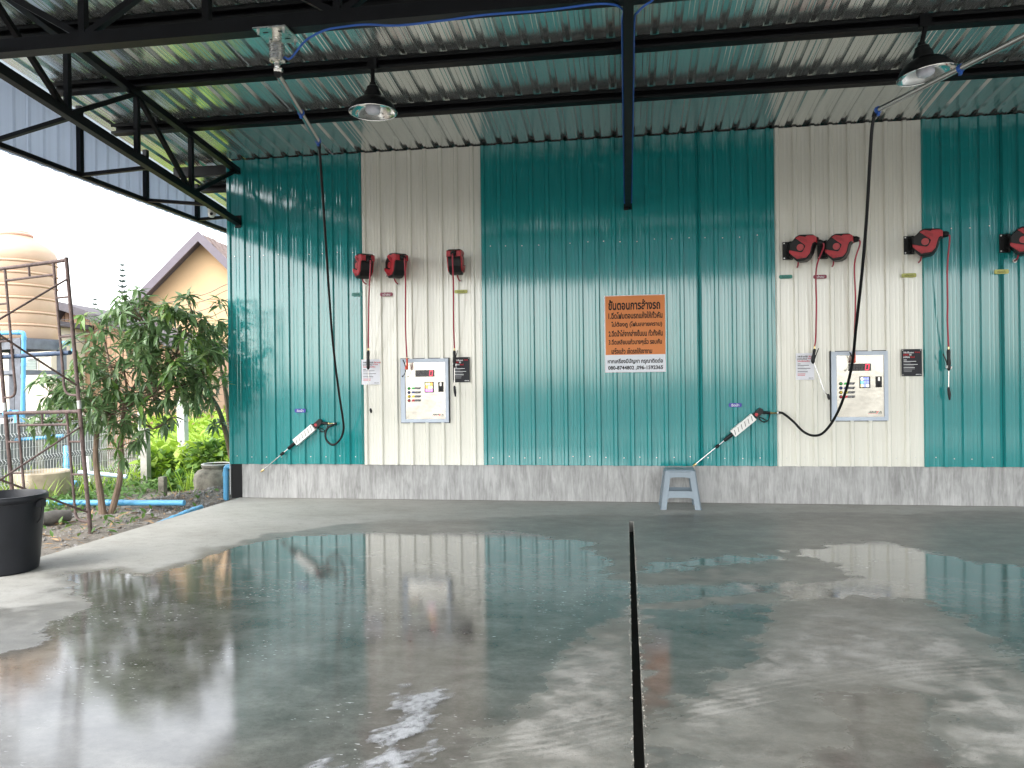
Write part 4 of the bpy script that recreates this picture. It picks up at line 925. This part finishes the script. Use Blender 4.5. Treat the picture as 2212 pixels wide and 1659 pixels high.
def mango(label, trunks, lobes, nros, nparts, seed, young=.12, lsz=(.15,.21)):
    rd = random.Random(seed); base = Vector(trunks[0][0]); t_ = thing('mango_tree', label, 'tree', base)
    forks = []
    for tr in trunks:
        g = MB(); P = smoothpath(tr[:-1], 4); r0 = tr[-1]; g.tube(P, [r0*(1.25 if i == 0 else 1)*(1-.45*i/len(P)) for i in range(len(P))], 9)
        part('trunk', g, BARK, t_, smooth=True); forks.append((P[-1], r0*.55)); forks.append((P[len(P)*2//3], r0*.5))
    bm_ = MB(); tw = MB(); tips = []
    for k in range(nros):
        lo = lobes[rd.choices(range(len(lobes)), [l[2] for l in lobes])[0]]; c, rr = Vector(lo[0]), lo[1]
        while True:
            u = Vector((rd.uniform(-1,1), rd.uniform(-1,1), rd.uniform(-1,1)))
            if .25 < u.length < 1: break
        u = u*(u.length**-.35)*(rd.uniform(1.15,1.45) if rd.random() < .12 else 1); p_ = c+Vector((u.x*rr[0], u.y*rr[1], u.z*rr[2])); tips.append((p_, (p_-c)))
    hubs = []
    for l in lobes:
        f_ = min(forks, key=lambda q: (q[0]-Vector(l[0])).length); h = Vector(l[0])+V(0,0,-.25*l[1][2]); limb(bm_, f_[0], h, f_[1]*.8, .012); hubs.append(h)
    for p_, d in tips:
        h = min(hubs, key=lambda q: (q-p_).length); s_ = h.lerp(p_, .25)
        if rd.random() < .5: limb(tw, h, p_, .007, .0035, .08, 3)
        else: limb(tw, s_.lerp(p_, .45), p_, .005, .003, .08, 2)
    part('limbs', bm_, BARK, t_, smooth=True); part('twigs', tw, BARK, t_, kind='stuff')
    allL = []
    for p_, d in tips:
        yg = rd.random() < young; n = rd.randint(7, 11); up = (d.normalized()+V(0,0,.55)+V(*(rd.uniform(-.5,.5) for _ in range(3)))).normalized()
        s_ = up.orthogonal().normalized(); t2 = up.cross(s_)
        for k in range(n):
            a = k*2.4+rd.random(); el = rd.uniform(-.35,.75)
            dr = (s_*math.cos(a)+t2*math.sin(a))*math.cos(el)+up*math.sin(el)-V(0,0,rd.uniform(.05,.5))
            allL.append((p_-up*rd.uniform(0,.05), frame_to(dr, rd.uniform(-.5,.5)), rd.uniform(*lsz)/.18, yg, rd.random()))
    protos = [(leafmesh('leaf', .18, .048, LEAF, dr), leafmesh('leaf', .18, .05, LEAFB, dr)) for dr in (.15, .4, .7)]
    allL.sort(key=lambda q: (q[0]-CAM).length)
    stuff = {False: MB(), True: MB()}
    for i, (p_, M, s_, yg, rn) in enumerate(allL):
        me_, v, f = protos[int(rn*3)][1 if yg else 0]
        if i < nparts:
            o = link('leaf', me_, t_); o.matrix_local = Matrix.Translation(p_-base) @ (M*s_).to_4x4()
        else: stuff[yg].add([p_+M@(Vector(q)*s_) for q in v], f)
    part('crown', stuff[False], LEAF, t_, smooth=True, kind='stuff'); part('young_leaves', stuff[True], LEAFB, t_, smooth=True, kind='stuff')
T1 = fl(222, 1112, -.1); T2 = fl(240, 1110, -.1); ty = T1.y
def ty_(x, y, dy=0): return at(x, y, ty+dy)
mango('bushy mango tree with two bare trunks rising from the dirt beside the slab',
      [(T1, ty_(216,1060), ty_(208,1010), ty_(207,960), ty_(215,900), .045), (T2, ty_(256,1050), ty_(262,1000), ty_(262,950), ty_(268,880), .042)],
      [(ty_(320,690,.25), (.55,.55,.42), 3), (ty_(380,745,.35), (.55,.5,.48), 3), (ty_(265,775,0), (.62,.55,.45), 3.2), (ty_(345,820,.1), (.6,.5,.40), 3), (ty_(180,830,-.1), (.5,.45,.34), 1.9), (ty_(240,880,-.1), (.65,.5,.36), 2.6), (ty_(255,955,-.15), (.34,.3,.26), .7), (ty_(330,915,0), (.35,.35,.28), .9), (ty_(110,840,0), (.3,.3,.22), .5), (ty_(220,690,.3), (.3,.3,.2), .5), (ty_(420,680,.6), (.38,.4,.34), 1.6), (ty_(120,900,-.1), (.32,.3,.26), .7), (ty_(440,800,.5), (.3,.4,.4), 1.2)],
      330, 290, 5)
def by_(x, y, d=12.0): return atd(x, y, d)
mango('mango tree half hidden behind the shed corner with a slanting forked trunk',
      [(by_(512,1070,12.4), by_(500,990,12.2), by_(488,935,12), by_(470,880,11.9), by_(440,835,11.8), .05), (by_(512,1070,12.4), by_(497,930,12.3), by_(488,850,12.3), by_(478,800,12.3), .05)],
      [(by_(440,790,11.7), (.38,.4,.45), 2.5), (by_(470,735,12), (.28,.3,.3), 1.2), (by_(425,860,11.7), (.25,.25,.22), .7), (by_(475,915,11.9), (.14,.14,.12), .25)], 90, 0, 8)

# ---- pines far off
def pine(px, ytop, ybot, dep, label):
    top, bot = atd(px, ytop, dep), atd(px, ybot, dep); t_ = thing('pine_tree', label, 'tree', bot); H = (top-bot).z
    part('trunk', MB().tube([bot, top], [.07,.012], 6), BARK, t_)
    nW = max(5, int(H/.30))
    for k in range(nW):
        z = bot.z+H*(k+.3)/nW; L = .10+.42*min(1, 2.2*(1-(k+.3)/nW)); g = MB()
        for j in range(6):
            a = j*math.pi/3+k*.5; d = V(math.cos(a), math.sin(a), .32)
            P = [Vector((top.x, top.y, z)), Vector((top.x, top.y, z))+d*L*.5, Vector((top.x, top.y, z))+V(d.x,d.y,.5)*L]
            g.tube(P, [.03,.05,.02], 5)
            for q in range(5):
                b_ = P[0].lerp(P[2], .2+.16*q); sd_ = V(-d.y, d.x, 0)
                for s in (-1, 1): g.bar(b_, b_+(sd_*s*.22+d*.15)*L*.7, .05, .035)
        part('whorl', g, PINE, t_)
pine(264, 565, 900, 42, 'tall slim pine tree against the white sky'); pine(205, 640, 900, 46, 'smaller distant pine just left of the tall one')

# ---- houses beyond
def HW(lat, dep, z): return CAM+_r0*lat+V(-math.sin(YAW), math.cos(YAW), 0)*dep+V(0,0,z-EYE)
def latz(px, py, dep): d = ray(px, py); p = CAM+d*dep; q = p-CAM; return q.dot(_r0), p.z
H1 = thing('gabled_house', 'tall peach gabled house with shingled roof behind the mango trees', 'house', HW(-9.8, 24, -.2))
ap = latz(434, 506, 24); D = 24; ax_, az = ap; hw_ = 3.1
g = MB(); n_ = 5
gab = [(ax_-hw_+.3, -.3), (ax_+hw_-.3, -.3), (ax_+hw_-.3, az-hw_+.22), (ax_, az-.12), (ax_-hw_+.3, az-hw_+.22)]
g.add([HW(l, D+.3, z) for l, z in gab]+[HW(l, D+9, z) for l, z in gab], [(0,1,2,3,4),(9,8,7,6,5),(0,4,9,5),(1,6,7,2)])
part('wall', g, PEACHW, H1)
for s in (-1, 1):
    g = MB(); e_ = (ax_+s*hw_, az-hw_); th = .10
    for a_, b_ in (((ax_, az), e_),):
        q = [HW(a_[0], D-.2, a_[1]), HW(b_[0], D-.2, b_[1]), HW(b_[0], D+9.4, b_[1]), HW(a_[0], D+9.4, a_[1])]; dn = V(0,0,-.14)
        g.add(q+[p_+dn for p_ in q], [(0,1,2,3),(7,6,5,4),(0,4,5,1),(1,5,6,2),(2,6,7,3),(3,7,4,0)])
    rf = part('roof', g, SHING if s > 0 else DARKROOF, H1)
    part('barge_board', MB().add([HW(ax_, D-.24, az+.06), HW(e_[0], D-.24, e_[1]+.06), HW(e_[0], D-.24, e_[1]-.26), HW(ax_, D-.24, az-.26), HW(ax_, D-.16, az+.06), HW(e_[0], D-.16, e_[1]+.06), HW(e_[0], D-.16, e_[1]-.26), HW(ax_, D-.16, az-.26)], [(0,1,2,3),(7,6,5,4),(0,4,5,1),(3,2,6,7)]), TRIM, H1)
    if s > 0:
        row = MB().box((0,0,0), (.36,.30,.03)).mesh('shingle', SHING); sl = Vector((1,0,-1)).normalized()
        M0 = Matrix((_r0*sl.x+V(0,0,sl.z), V(-math.sin(YAW),math.cos(YAW),0), (_r0*.7071+V(0,0,.7071)))).transposed()
        for k in range(9):
            for j in range(20):
                o = link('shingle', row, H1); p_ = HW(ax_+.2+k*.23, D+.05+j*.33+(k % 2)*.16, az-.2-k*.23)+(_r0*.7071+V(0,0,.7071))*(.025+.012*((j*7+k*3) % 3))
                o.matrix_local = Matrix.Translation(p_-H1.location) @ (M0 @ Matrix.Rotation(R(6), 3, 'Y')).to_4x4()
a2 = latz(392, 541, 31); g = MB()
pr = [(a2[0]-.15, a2[1]), (a2[0]+1.2, a2[1]), (a2[0]+3, a2[1]-3), (a2[0]-1.4, a2[1]-4)]
g.add([HW(l, 31, z) for l, z in pr]+[HW(l, 36, z) for l, z in pr], [(0,1,2,3),(7,6,5,4),(0,4,5,1),(1,5,6,2),(3,2,6,7),(0,3,7,4)]); part('rear_roof', g, DARKROOF, H1)
part('base_band', MB().add([HW(l, D+.22, z) for l, z in ((ax_-3.2,.55),(ax_+3,.55),(ax_+3,.75),(ax_-3.2,.75))]+[HW(l, D+.34, z) for l, z in ((ax_-3.2,.55),(ax_+3,.55),(ax_+3,.75),(ax_-3.2,.75))], [(0,1,2,3),(3,2,6,7),(0,4,5,1)]), WHITEP, H1)
H2 = thing('board_house', 'low pink boarded house with dark roof edge behind the water tank', 'house', HW(-11, 20, -.2)); D2 = 20
a = latz(140, 658, D2); l0, l1 = latz(100, 720, D2), latz(420, 752, D2)
part('wall', MB().add([HW(l, D2+.1, z) for l, z in ((l0[0]+.1,-.3),(l1[0],-.3),(l1[0],l1[1]-.1),(a[0],a[1]-.1),(l0[0]+.1,l0[1]-.1))]+[HW(l, D2+4, z) for l, z in ((l0[0]+.1,-.3),(l1[0],-.3),(l1[0],l1[1]-.1),(a[0],a[1]-.1),(l0[0]+.1,l0[1]-.1))], [(0,1,2,3,4),(0,4,9,5),(1,6,7,2)]), PINKW, H2)
nb = 34
for k in range(nb):
    la = l0[0]+.12+(l1[0]-l0[0]-.14)*k/nb; lb = la+(l1[0]-l0[0]-.14)/nb-.012
    def ztop(l): return a[1]-.12-(a[1]-l0[1])*max(0, (a[0]-l)/(a[0]-l0[0]))-(a[1]-l1[1])*max(0, (l-a[0])/(l1[0]-a[0]))
    q = [(la,-.2),(lb,-.2),(lb,ztop(lb)),(la,ztop(la))]
    part('board', MB().add([HW(l, D2+.07, z) for l, z in q]+[HW(l, D2+.1, z) for l, z in q], [(0,1,2,3),(0,3,7,4),(1,5,6,2)]), PINKW, H2)
for e_ in (l0, l1):
    q = [(a[0], a[1]+.05), (e_[0], e_[1]+.05), (e_[0], e_[1]-.16), (a[0], a[1]-.16)]
    part('roof', MB().add([HW(l, D2-.25, z) for l, z in q]+[HW(l, D2+4.2, z) for l, z in q], [(0,1,2,3),(7,6,5,4),(0,4,5,1),(3,2,6,7),(0,3,7,4),(1,5,6,2)]), DARKROOF, H2)
H3 = thing('cream_house', 'cream rendered house wall with a louvred window behind the tank tower', 'house', HW(-13, 18.6, -.2)); D3 = 18.6
r_ = latz(110, 740, D3)[0]
part('wall', MB().add([HW(l, d, z) for d in (D3, D3+5) for l, z in ((-19,-.3),(r_,-.3),(r_,3.05),(-19,3.05))], [(0,1,2,3),(7,6,5,4),(1,5,6,2),(3,2,6,7)]), CREAMW, H3)
part('roof', MB().add([HW(l, d, z) for d in (D3-.3, D3+5.3) for l, z in ((-19.2,3.05),(r_+.25,3.05),(r_+.25,3.17),(-19.2,3.17))], [(0,1,2,3),(7,6,5,4),(1,5,6,2),(3,2,6,7),(0,4,5,1)]), DARKROOF, H3)
w0 = latz(57, 775, D3); w1 = latz(81, 798, D3)
wn = part('window', MB().add([HW(l, d, z) for d in (D3-.03, D3+.02) for l, z in ((w0[0]-.03,w1[1]-.03),(w1[0]+.03,w1[1]-.03),(w1[0]+.03,w0[1]+.03),(w0[0]-.03,w0[1]+.03))], [(0,1,2,3),(0,3,7,4),(1,5,6,2),(3,2,6,7),(0,4,5,1)]), WHITEP, H3)
for k in range(6):
    z = w1[1]+(w0[1]-w1[1])*(k+.5)/6; h_ = (w0[1]-w1[1])/13
    part('louvre', MB().bar(HW(w0[0], D3-.05, z), HW(w1[0], D3-.05, z), .02, h_*1.7), LOUV, wn)

# ---- water tank on its steel tower
def tw(px, dep, py=841): return atd(px, py, dep)
TT = thing('tank_tower', 'dark steel tower with cross braces carrying the water tank', 'tower', V(*tw(44,15.2).xy, -.1))
corners = [tw(44,15.2), tw(134,16.0), tw(30,17.0), tw(-62,16.2)]; zt_ = atd(90, 737, 15.6).z
for c in corners: part('leg', MB().box((c.x, c.y, zt_/2-.05), (.13,.13,zt_+.1)), GREYSTEEL, TT)
for i in range(4):
    a, b_ = corners[i], corners[(i+1) % 4]
    part('platform_beam', MB().bar((a.x,a.y,zt_-.08), (b_.x,b_.y,zt_-.08), .08, .18), GREYSTEEL, TT)
    for z in (1.85, .95): part('tie', MB().bar((a.x,a.y,z), (b_.x,b_.y,z), .05, .08), GREYSTEEL, TT)
    part('brace', MB().bar((a.x,a.y,.1), (b_.x,b_.y,.95), .05, .06), GREYSTEEL, TT); part('brace', MB().bar((a.x+.01,a.y+.03,.95), (b_.x+.01,b_.y+.03,.1), .05, .06), GREYSTEEL, TT)
g = MB(); cc = sum(corners, Vector())/4
g.add([(c.x, c.y, z) for z in (zt_+.012, zt_+.05) for c in corners], [(0,1,2,3),(7,6,5,4),(0,4,5,1),(1,5,6,2),(2,6,7,3),(3,7,4,0)]); part('platform', g, GREYSTEEL, TT)
ct = tw(38, 16.1); r = .755; z0 = zt_+.055; Hh = 1.85; pf = [(0,0),(r*.97,0),(r,.03)]
for zz in (.30, .56, .86, 1.12, 1.38, 1.62):
    pf += [(r, zz-.05), (r-.012, zz-.04), (r+.016, zz-.02), (r+.016, zz), (r-.010, zz+.02), (r, zz+.04)]
pf += [(r, Hh-.04), (r*.97, Hh+.02), (r*.85, Hh+.12), (r*.62, Hh+.24), (r*.42, Hh+.34), (r*.40, Hh+.37)]
tk = thing('water_tank', 'big peach ribbed plastic water tank on the steel tower', 'water tank', (ct.x, ct.y, z0))
part('body', MB().lathe((ct.x,ct.y,z0), pf, 48, None, False), PEACHT, tk, smooth=True)
part('lid', MB().lathe((ct.x,ct.y,z0+Hh+.36), [(r*.43,0),(r*.44,.03),(r*.40,.05),(r*.36,.055),(r*.34,.10),(r*.2,.125),(0,.13)], 32), pm('tank_lid', (.66,.36,.27), .5, 0, .05), tk, smooth=True)
A = lambda x, y, d=14.6: atd(x, y, d)
pipe([A(-60,722), A(52,718), A(51,800), A(49,905), A(46,985)], .04, 'blue pipe with an elbow running down the tank tower')
pipe([A(30,893,13.9), A(38,893,13.9), A(40,960,13.9), A(44,1036,13.4)], .065, 'thick blue pipe standing behind the wire fence')
pipe([A(28,951,12.6), A(90,946,12.6), A(137,941,12.6)], .03, 'blue pipe running level behind the wire fence')
pipe([A(22,930,13.6), A(80,925,13.6), A(130,923,13.6)], .03, 'thin blue pipe level above the others behind the fence')
pipe([A(143,965,12.2), A(144,1020,12.0), A(145,1066,11.8)], .045, 'short upright blue pipe near the fence by the scaffold')
pipe([A(170,1020,10.9), A(220,1024,10.9), A(274,1030,10.9)], .03, 'pale blue pipe slung behind the mango trunks', pm('pale_pvc', (.50,.64,.74), .45))
pipe([A(104,1038,11.8), A(130,1040,11.7), A(168,1045,11.5)], .045, 'blue pipe low behind the fence near the concrete ring')
pipe([A(135,741,15.9), A(158,742,15.9), A(158,762,15.9)], .045, 'short blue outlet pipe at the right of the tank platform')

# ---- wire fence, concrete wall, posts
FX = -8.25; WF = thing('wire_fence', 'pale welded wire mesh fence with bent ribs behind the scaffold', 'fence', (FX, 0, -.05))
WIRE = pm('fence_wire', (.62,.63,.62), .5, .3, .1); g = MB()
zs = [(0,0),(.16,0),(.20,.035),(.24,0),(.50,0),(.54,.035),(.58,0),(.84,0),(.88,.035),(.92,0),(1.14,0)]
y = -3.9
while y < 2.35:
    g.tube([(FX+dx, y, -.02+z) for z, dx in zs], .0032, 4, False); y += .055
for z, dx in ((.05,0),(.16,0),(.24,0),(.37,0),(.50,0),(.58,0),(.71,0),(.84,0),(.92,0),(1.06,0)): g.tube([(FX-.005+dx, -3.9, -.02+z), (FX-.005+dx, 2.35, -.02+z)], .0035, 4, False)
part('wire_mesh', g, WIRE, WF, kind='stuff')
for y in (-2.6, 2.3): part('post', MB().box((FX-.03, y, .5), (.035,.035,1.2)), WIRE, WF)
cw = thing('concrete_wall', 'low grey cement panel wall behind the wire fence', 'wall', (-10.1, 0, -.1))
for k in range(6): part('panel', MB().box((-10.1+.006*(k % 2), -5.2+k*1.62, .42), (.07, 1.6, 1.05)), CEMENT, cw)
for k in range(7): part('pillar', MB().box((-10.08, -6.0+k*1.62, .46), (.13,.13,1.15)), CONC, cw)
def post(px0, py0, px1, py1, w_, Y, mat, label, holes=()):
    a, b_ = at(px0, py0, Y), at(px1, py1, Y); t_ = thing('concrete_post', label, 'post', a)
    part('shaft', MB().bar(a-V(0,0,.1), b_, w_, w_, (0,1,0)), mat, t_)
    for h in holes:
        c = a.lerp(b_, h); part('hole', MB().prism(disc_poly(.014, 8), (c.x, c.y-w_/2-.001, c.z), EX, EZ, 0, .003), DARKHOLE, t_)
PALEC = pm('pale_concrete', (.58,.57,.54), .85, 0, .12, 6, .3, 40)
post(398, 1040, 393, 850, .13, 2.5, PALEC, 'pale concrete post with bolt holes standing among the vines', (.46,.68))
post(316, 1060, 313, 925, .11, 1.5, CONC, 'weathered concrete post at the end of the wire fence')
post(352, 1083, 351, 1030, .085, .35, MOSSY, 'short dark stump post behind the blue ground pipe')
post(197, 1063, 190, 985, .06, 1.2, WHITEP, 'thin white post behind the mango trunks')
jc = fl(438, 1078, -.06); jc.y += .42; jc.x -= .02; jr = thing('concrete_jar', 'squat mossy concrete jar by the gravel heap', 'jar', jc)
part('body', MB().lathe(jc, [(0,0),(.27,0),(.31,.10),(.325,.22),(.31,.31),(.26,.36),(.20,.385),(.195,.40),(.215,.41),(.215,.44),(.19,.445),(.175,.43),(.17,.38),(.16,.1),(0,.08)], 36), MOSSY, jr, smooth=True)
part('rim', MB().lathe(jc+V(0,0,.44), [(.216,0),(.22,.008),(.205,.016),(.19,.008),(.19,0)], 36), PALEC, jr, smooth=True)
rc = fl(62, 1086, -.1); rc.y += .25
rg_ = thing('well_ring', 'round concrete well ring behind the black bucket', 'well ring', rc)
part('ring', MB().lathe(rc, [(.0,0),(.36,0),(.37,.02),(.37,.40),(.35,.42),(.33,.42),(.32,.40),(.32,.05),(0,.04)], 36), pm('ring_concrete', (.45,.37,.27), .9, 0, .25, 5, .4, 40), rg_, smooth=True)
l0_, l1_ = fl(88,1122,-.02), fl(150,1113,-.02)
single('fallen_log', MB().tube([l0_, l0_.lerp(l1_,.5)+V(0,0,.01), l1_], [.075,.08,.07], 10), pm('log_grey', (.14,.13,.12), .9, 0, .35, 8, .5, 40), 'grey log lying on the dirt behind the bucket', 'log', smooth=True)

# ---- rusty scaffold
P0 = fl(196, 1157, -.1); PT = at(143, 556, P0.y+.0); lean = (PT-P0)/(PT.z-P0.z)       # per metre of height
al = R(14); fd = V(-math.cos(al), math.sin(al), -.02); bd = V(-math.sin(al), -math.cos(al), .0)
HT = PT.z-P0.z; SC = thing('scaffold', 'rusty two tier tube scaffold leaning beside the slab', 'scaffold', P0)
def sp(u, h, v=0): return P0+fd*(u*1.22)+bd*(v*1.83)+lean*h
H1_ = HT*.455
for v in (0, 1):
    for u in (0, 1):
        part('standard', MB().tube([sp(u,0,v), sp(u,H1_,v)], .0215, 10), RUST, SC, smooth=True); part('standard', MB().tube([sp(u,H1_,v), sp(u,HT,v)], .0205, 10), RUST, SC, smooth=True)
        part('coupler', MB().tube([sp(u,H1_-.0,v), sp(u,H1_+.09,v)], .0225, 10), pm('bare_tube', (.45,.44,.42), .5, .6, .2), SC)
    for hb, ht in ((0, H1_), (H1_, HT)):
        part('ledger', MB().tube([sp(0,ht-.03,v), sp(1,ht-.03,v)], .021, 10), RUST, SC, smooth=True)
        part('ledger', MB().tube([sp(.17,ht-.17,v), sp(.83,ht-.17,v)], .014, 8), RUST, SC, smooth=True)
        part('hanger', MB().tube([sp(.5,ht-.03,v), sp(.5,ht-.17,v)], .012, 6), RUST, SC)
        for u, o_ in ((.17, 0), (.83, 1)):
            part('inner_leg', MB().tube(smoothpath([sp(u,ht-.04,v), sp(u,hb+.5,v), sp(u,hb+.24,v), sp(u+(o_-u)*.3,hb+.16,v), sp(o_,hb+.15,v)], 4), .014, 8), RUST, SC, smooth=True)
            for f_ in (.48, .74): part('rung', MB().tube([sp(u,hb+(ht-hb)*f_,v), sp(o_,hb+(ht-hb)*f_,v)], .012, 6), RUST, SC)
for hb, ht in ((0, H1_), (H1_, HT)):
    for u in (0,):
        part('cross_brace', MB().tube([sp(u,hb+.25*1,0), sp(u,hb+(ht-hb)*.86,1)], .011, 8), RUST, SC, smooth=True)
        part('cross_brace', MB().tube([sp(u,hb+(ht-hb)*.86,0), sp(u,hb+.25,1)], .011, 8), RUST, SC, smooth=True)
q0 = sp(.02,H1_+.62,-.02); q1 = sp(1.0,H1_+.62,-.02); part('blue_rail', MB().tube([q0.lerp(q1,.08), q1], .026, 10), pm('navy_tube', (.035,.06,.11), .55, 0, .5, 20), SC, smooth=True)

# ---- overhead wires
for k, (y0, y1) in enumerate(((693,614),(703,627),(726,647),(745,668),(768,692))):
    pts = [atd(60, y0+10, 18.5), atd(118, y0, 17.9), atd(200, y0-10, 17.2), atd(415, y1+29, 15.2), atd(490, y1, 14.4), atd(600, y1-45, 13.4)]
    ords = ('topmost', 'second', 'middle', 'fourth', 'lowest')
    single('overhead_wire', MB().tube(smoothpath(pts, 5), .0065, 5), pm('wire_dark', (.05,.045,.06), .6), '%s of the five dark overhead wires crossing the peach house wall' % ords[k], 'wire', 'overhead wires')

# ---- vegetation masses
def scatter(name, n, gen, L, W, mat, label, cat, kind='stuff', droop=.3, seed=1):
    rd = random.Random(seed); _, v, f = leafmesh('tmp_leaf', L, W, mat, droop); g = MB()
    for _i in range(n):
        p_, d, s_ = gen(rd); M = frame_to(d, rd.uniform(-.6,.6)); g.add([p_+M@(Vector(q)*s_) for q in v], f)
    return g
def inbox(rd, c, e): return Vector((c[0]+rd.uniform(-1,1)*e[0], c[1]+rd.uniform(-1,1)*e[1], c[2]+rd.uniform(-1,1)*e[2]))
def rdir(rd, up=.3): return Vector((rd.uniform(-1,1), rd.uniform(-1,1), rd.uniform(-.4,.9)+up))
def meadow(rd):
    d = rd.uniform(12.2, 23); px = rd.uniform(300, 520); z = rd.uniform(-.15, .42)*(.6+.9*rd.random()) ; p_ = atd(px, 841, d); p_.z = z+max(0,(d-15))*.045; return p_, rdir(rd, .5), rd.uniform(.6,1.6)
g = scatter('meadow', 7500, meadow, .15, .085, LIME, '', '')
tag(part('meadow', g, LIME, smooth=True), 'bright lime green undergrowth beyond the concrete post', 'undergrowth', kind='stuff')
def bush(name, label, px, py, dep, rad, n, mat, L, W, seed, stems=4):
    c = atd(px, py, dep); base = Vector((c.x, c.y, -.1)); t_ = thing(name, label, 'bush', base); rd = random.Random(seed); g = MB()
    for k in range(stems): limb(g, base+V(rd.uniform(-.1,.1), rd.uniform(-.1,.1), 0), c+V(rd.uniform(-.5,.5)*rad[0], rd.uniform(-.5,.5)*rad[1], rd.uniform(-.2,.5)*rad[2]), .012, .005)
    part('stems', g, BARK, t_, kind='stuff'); _, v, f = leafmesh('tmp', L, W, mat, .35); g = MB()
    for k in range(n):
        while True:
            u = Vector((rd.uniform(-1,1), rd.uniform(-1,1), rd.uniform(-1,1)))
            if .2 < u.length < 1: break
        u *= u.length**-.3; p_ = c+V(u.x*rad[0], u.y*rad[1], u.z*rad[2]); d = u+V(rd.uniform(-.7,.7), rd.uniform(-.7,.3), rd.uniform(-.6,.5)); M = frame_to(d, rd.uniform(-.7,.7)); s_ = rd.uniform(.7,1.35)
        g.add([p_+M@(Vector(q)*s_) for q in v], f)
    part('leaves', g, mat, t_, smooth=True, kind='stuff')
bush('vine_bush', 'dark broad leaved vine heaped behind the concrete jar', 462, 1003, 12.6, (.36,.4,.40), 560, VINE, .13, .105, 3)
bush('vine_bush', 'leafy vine bush between the two concrete posts', 356, 1010, 12.7, (.34,.4,.26), 380, VINE, .11, .09, 4)
bush('vine_bush', 'low vine growth around the foot of the pale concrete post', 385, 1045, 12.0, (.32,.3,.17), 200, WEED, .10, .08, 6, 3)
def weeds(rd):
    k = rd.random()
    if k < .55: x, y = rd.uniform(-8.2,-7.0), rd.uniform(-1.6,2.0)
    elif k < .8: x, y = rd.uniform(-10,-8.2), rd.uniform(-3,3.2)
    else: x, y = rd.uniform(-7.4,-5.5), rd.uniform(-2.5,.6); 
    if k >= .8 and rd.random() < .7: return Vector((-8, 0, -.3)), V(0,0,1), .01
    return Vector((x, y, gz(x, y)+rd.uniform(0,.13)*(1 if k < .8 else .4))), rdir(rd, .4), rd.uniform(.4,1.1)
g = scatter('weeds', 2600, weeds, .13, .05, WEED, '', '', seed=4); tag(part('weeds', g, WEED, smooth=True), 'low green weeds along the wire fence', 'weeds', kind='stuff')
def blade(rd):
    k = rd.random(); x, y = (rd.uniform(-9.8,-7.6), rd.uniform(-3,2.5)) if k < .7 else (rd.uniform(-6.6,-5.9), rd.uniform(.6,2.5)); return Vector((x, y, gz(x, y)-.01)), V(rd.uniform(-.35,.35), rd.uniform(-.35,.35), 1), rd.uniform(.5,1.4)
g = scatter('tall_grass', 1300, blade, .35, .014, LIME, '', '', seed=9, droop=.25); tag(part('tall_grass', g, LIME, smooth=True), 'thin tall grass blades around the fence', 'grass', kind='stuff')
gb = thing('grass_clump', 'clump of broad arching grass blades above the vine bush', 'plant', atd(440, 985, 13.6)); rd = random.Random(12)
for k in range(9):
    a = atd(440, 985, 13.6); d = V(rd.uniform(-.7,.5), rd.uniform(-.3,.3), 1); P = [a, a+d*.22, a+d*.42+V(d.x*.1,0,-.02), a+d*.52+V(d.x*.35,0,-.12)]; g = MB()
    for i in range(3): g.add([P[i]+V(-.012,0,0), P[i]+V(.012,0,0), P[i+1]+V(.011 if i < 2 else .001,0,0), P[i+1]+V(-.011 if i < 2 else -.001,0,0)], [(0,1,2,3)])
    part('blade', g, LIME, gb)
# gravel, stones and leaf litter
g = MB(); rd = random.Random(21)
for k in range(2300):
    if rd.random() < .45: x, y = rd.gauss(-5.8,.3), rd.gauss(.2,.6)
    else: x, y = rd.uniform(-8,-5.24), rd.uniform(-5.4,1.2)
    if x > -5.23: continue
    s_ = rd.uniform(.006,.022)*(1 if rd.random() < .93 else 2.2); z = gz(x, y)+s_*.3; M = Matrix.Rotation(rd.random()*6, 3, 'Z') @ Matrix.Rotation(rd.random()*2, 3, 'X')
    vs = [Vector(p_)*s_*rd.uniform(.7,1.3) for p_ in ((1,0,0),(-1,0,0),(0,.8,0),(0,-.8,0),(0,0,.6),(0,0,-.6))]
    g.add([M@p_+V(x,y,z) for p_ in vs], [(0,2,4),(2,1,4),(1,3,4),(3,0,4),(2,0,5),(1,2,5),(3,1,5),(0,3,5)])
tag(part('gravel', g, pm('gravel_grey', (.26,.25,.24), .9, 0, .5, 40)), 'loose grey gravel and stones on the dirt beside the slab', 'gravel', kind='stuff')
def litter(rd): x, y = rd.uniform(-7.6,-5.3), rd.uniform(-4.2,.4); return Vector((x, y, gz(x, y)+.015)), Vector((rd.uniform(-1,1), rd.uniform(-1,1), rd.uniform(-.1,.35))), rd.uniform(.4,.9)
g = scatter('leaf_litter', 520, litter, .15, .04, None, '', '', seed=33, droop=.1)
tag(part('leaf_litter', g, pm('dry_leaf', (.30,.20,.11), .8, 0, .5, 9)), 'dry brown fallen leaves under the mango tree', 'leaf litter', kind='stuff')
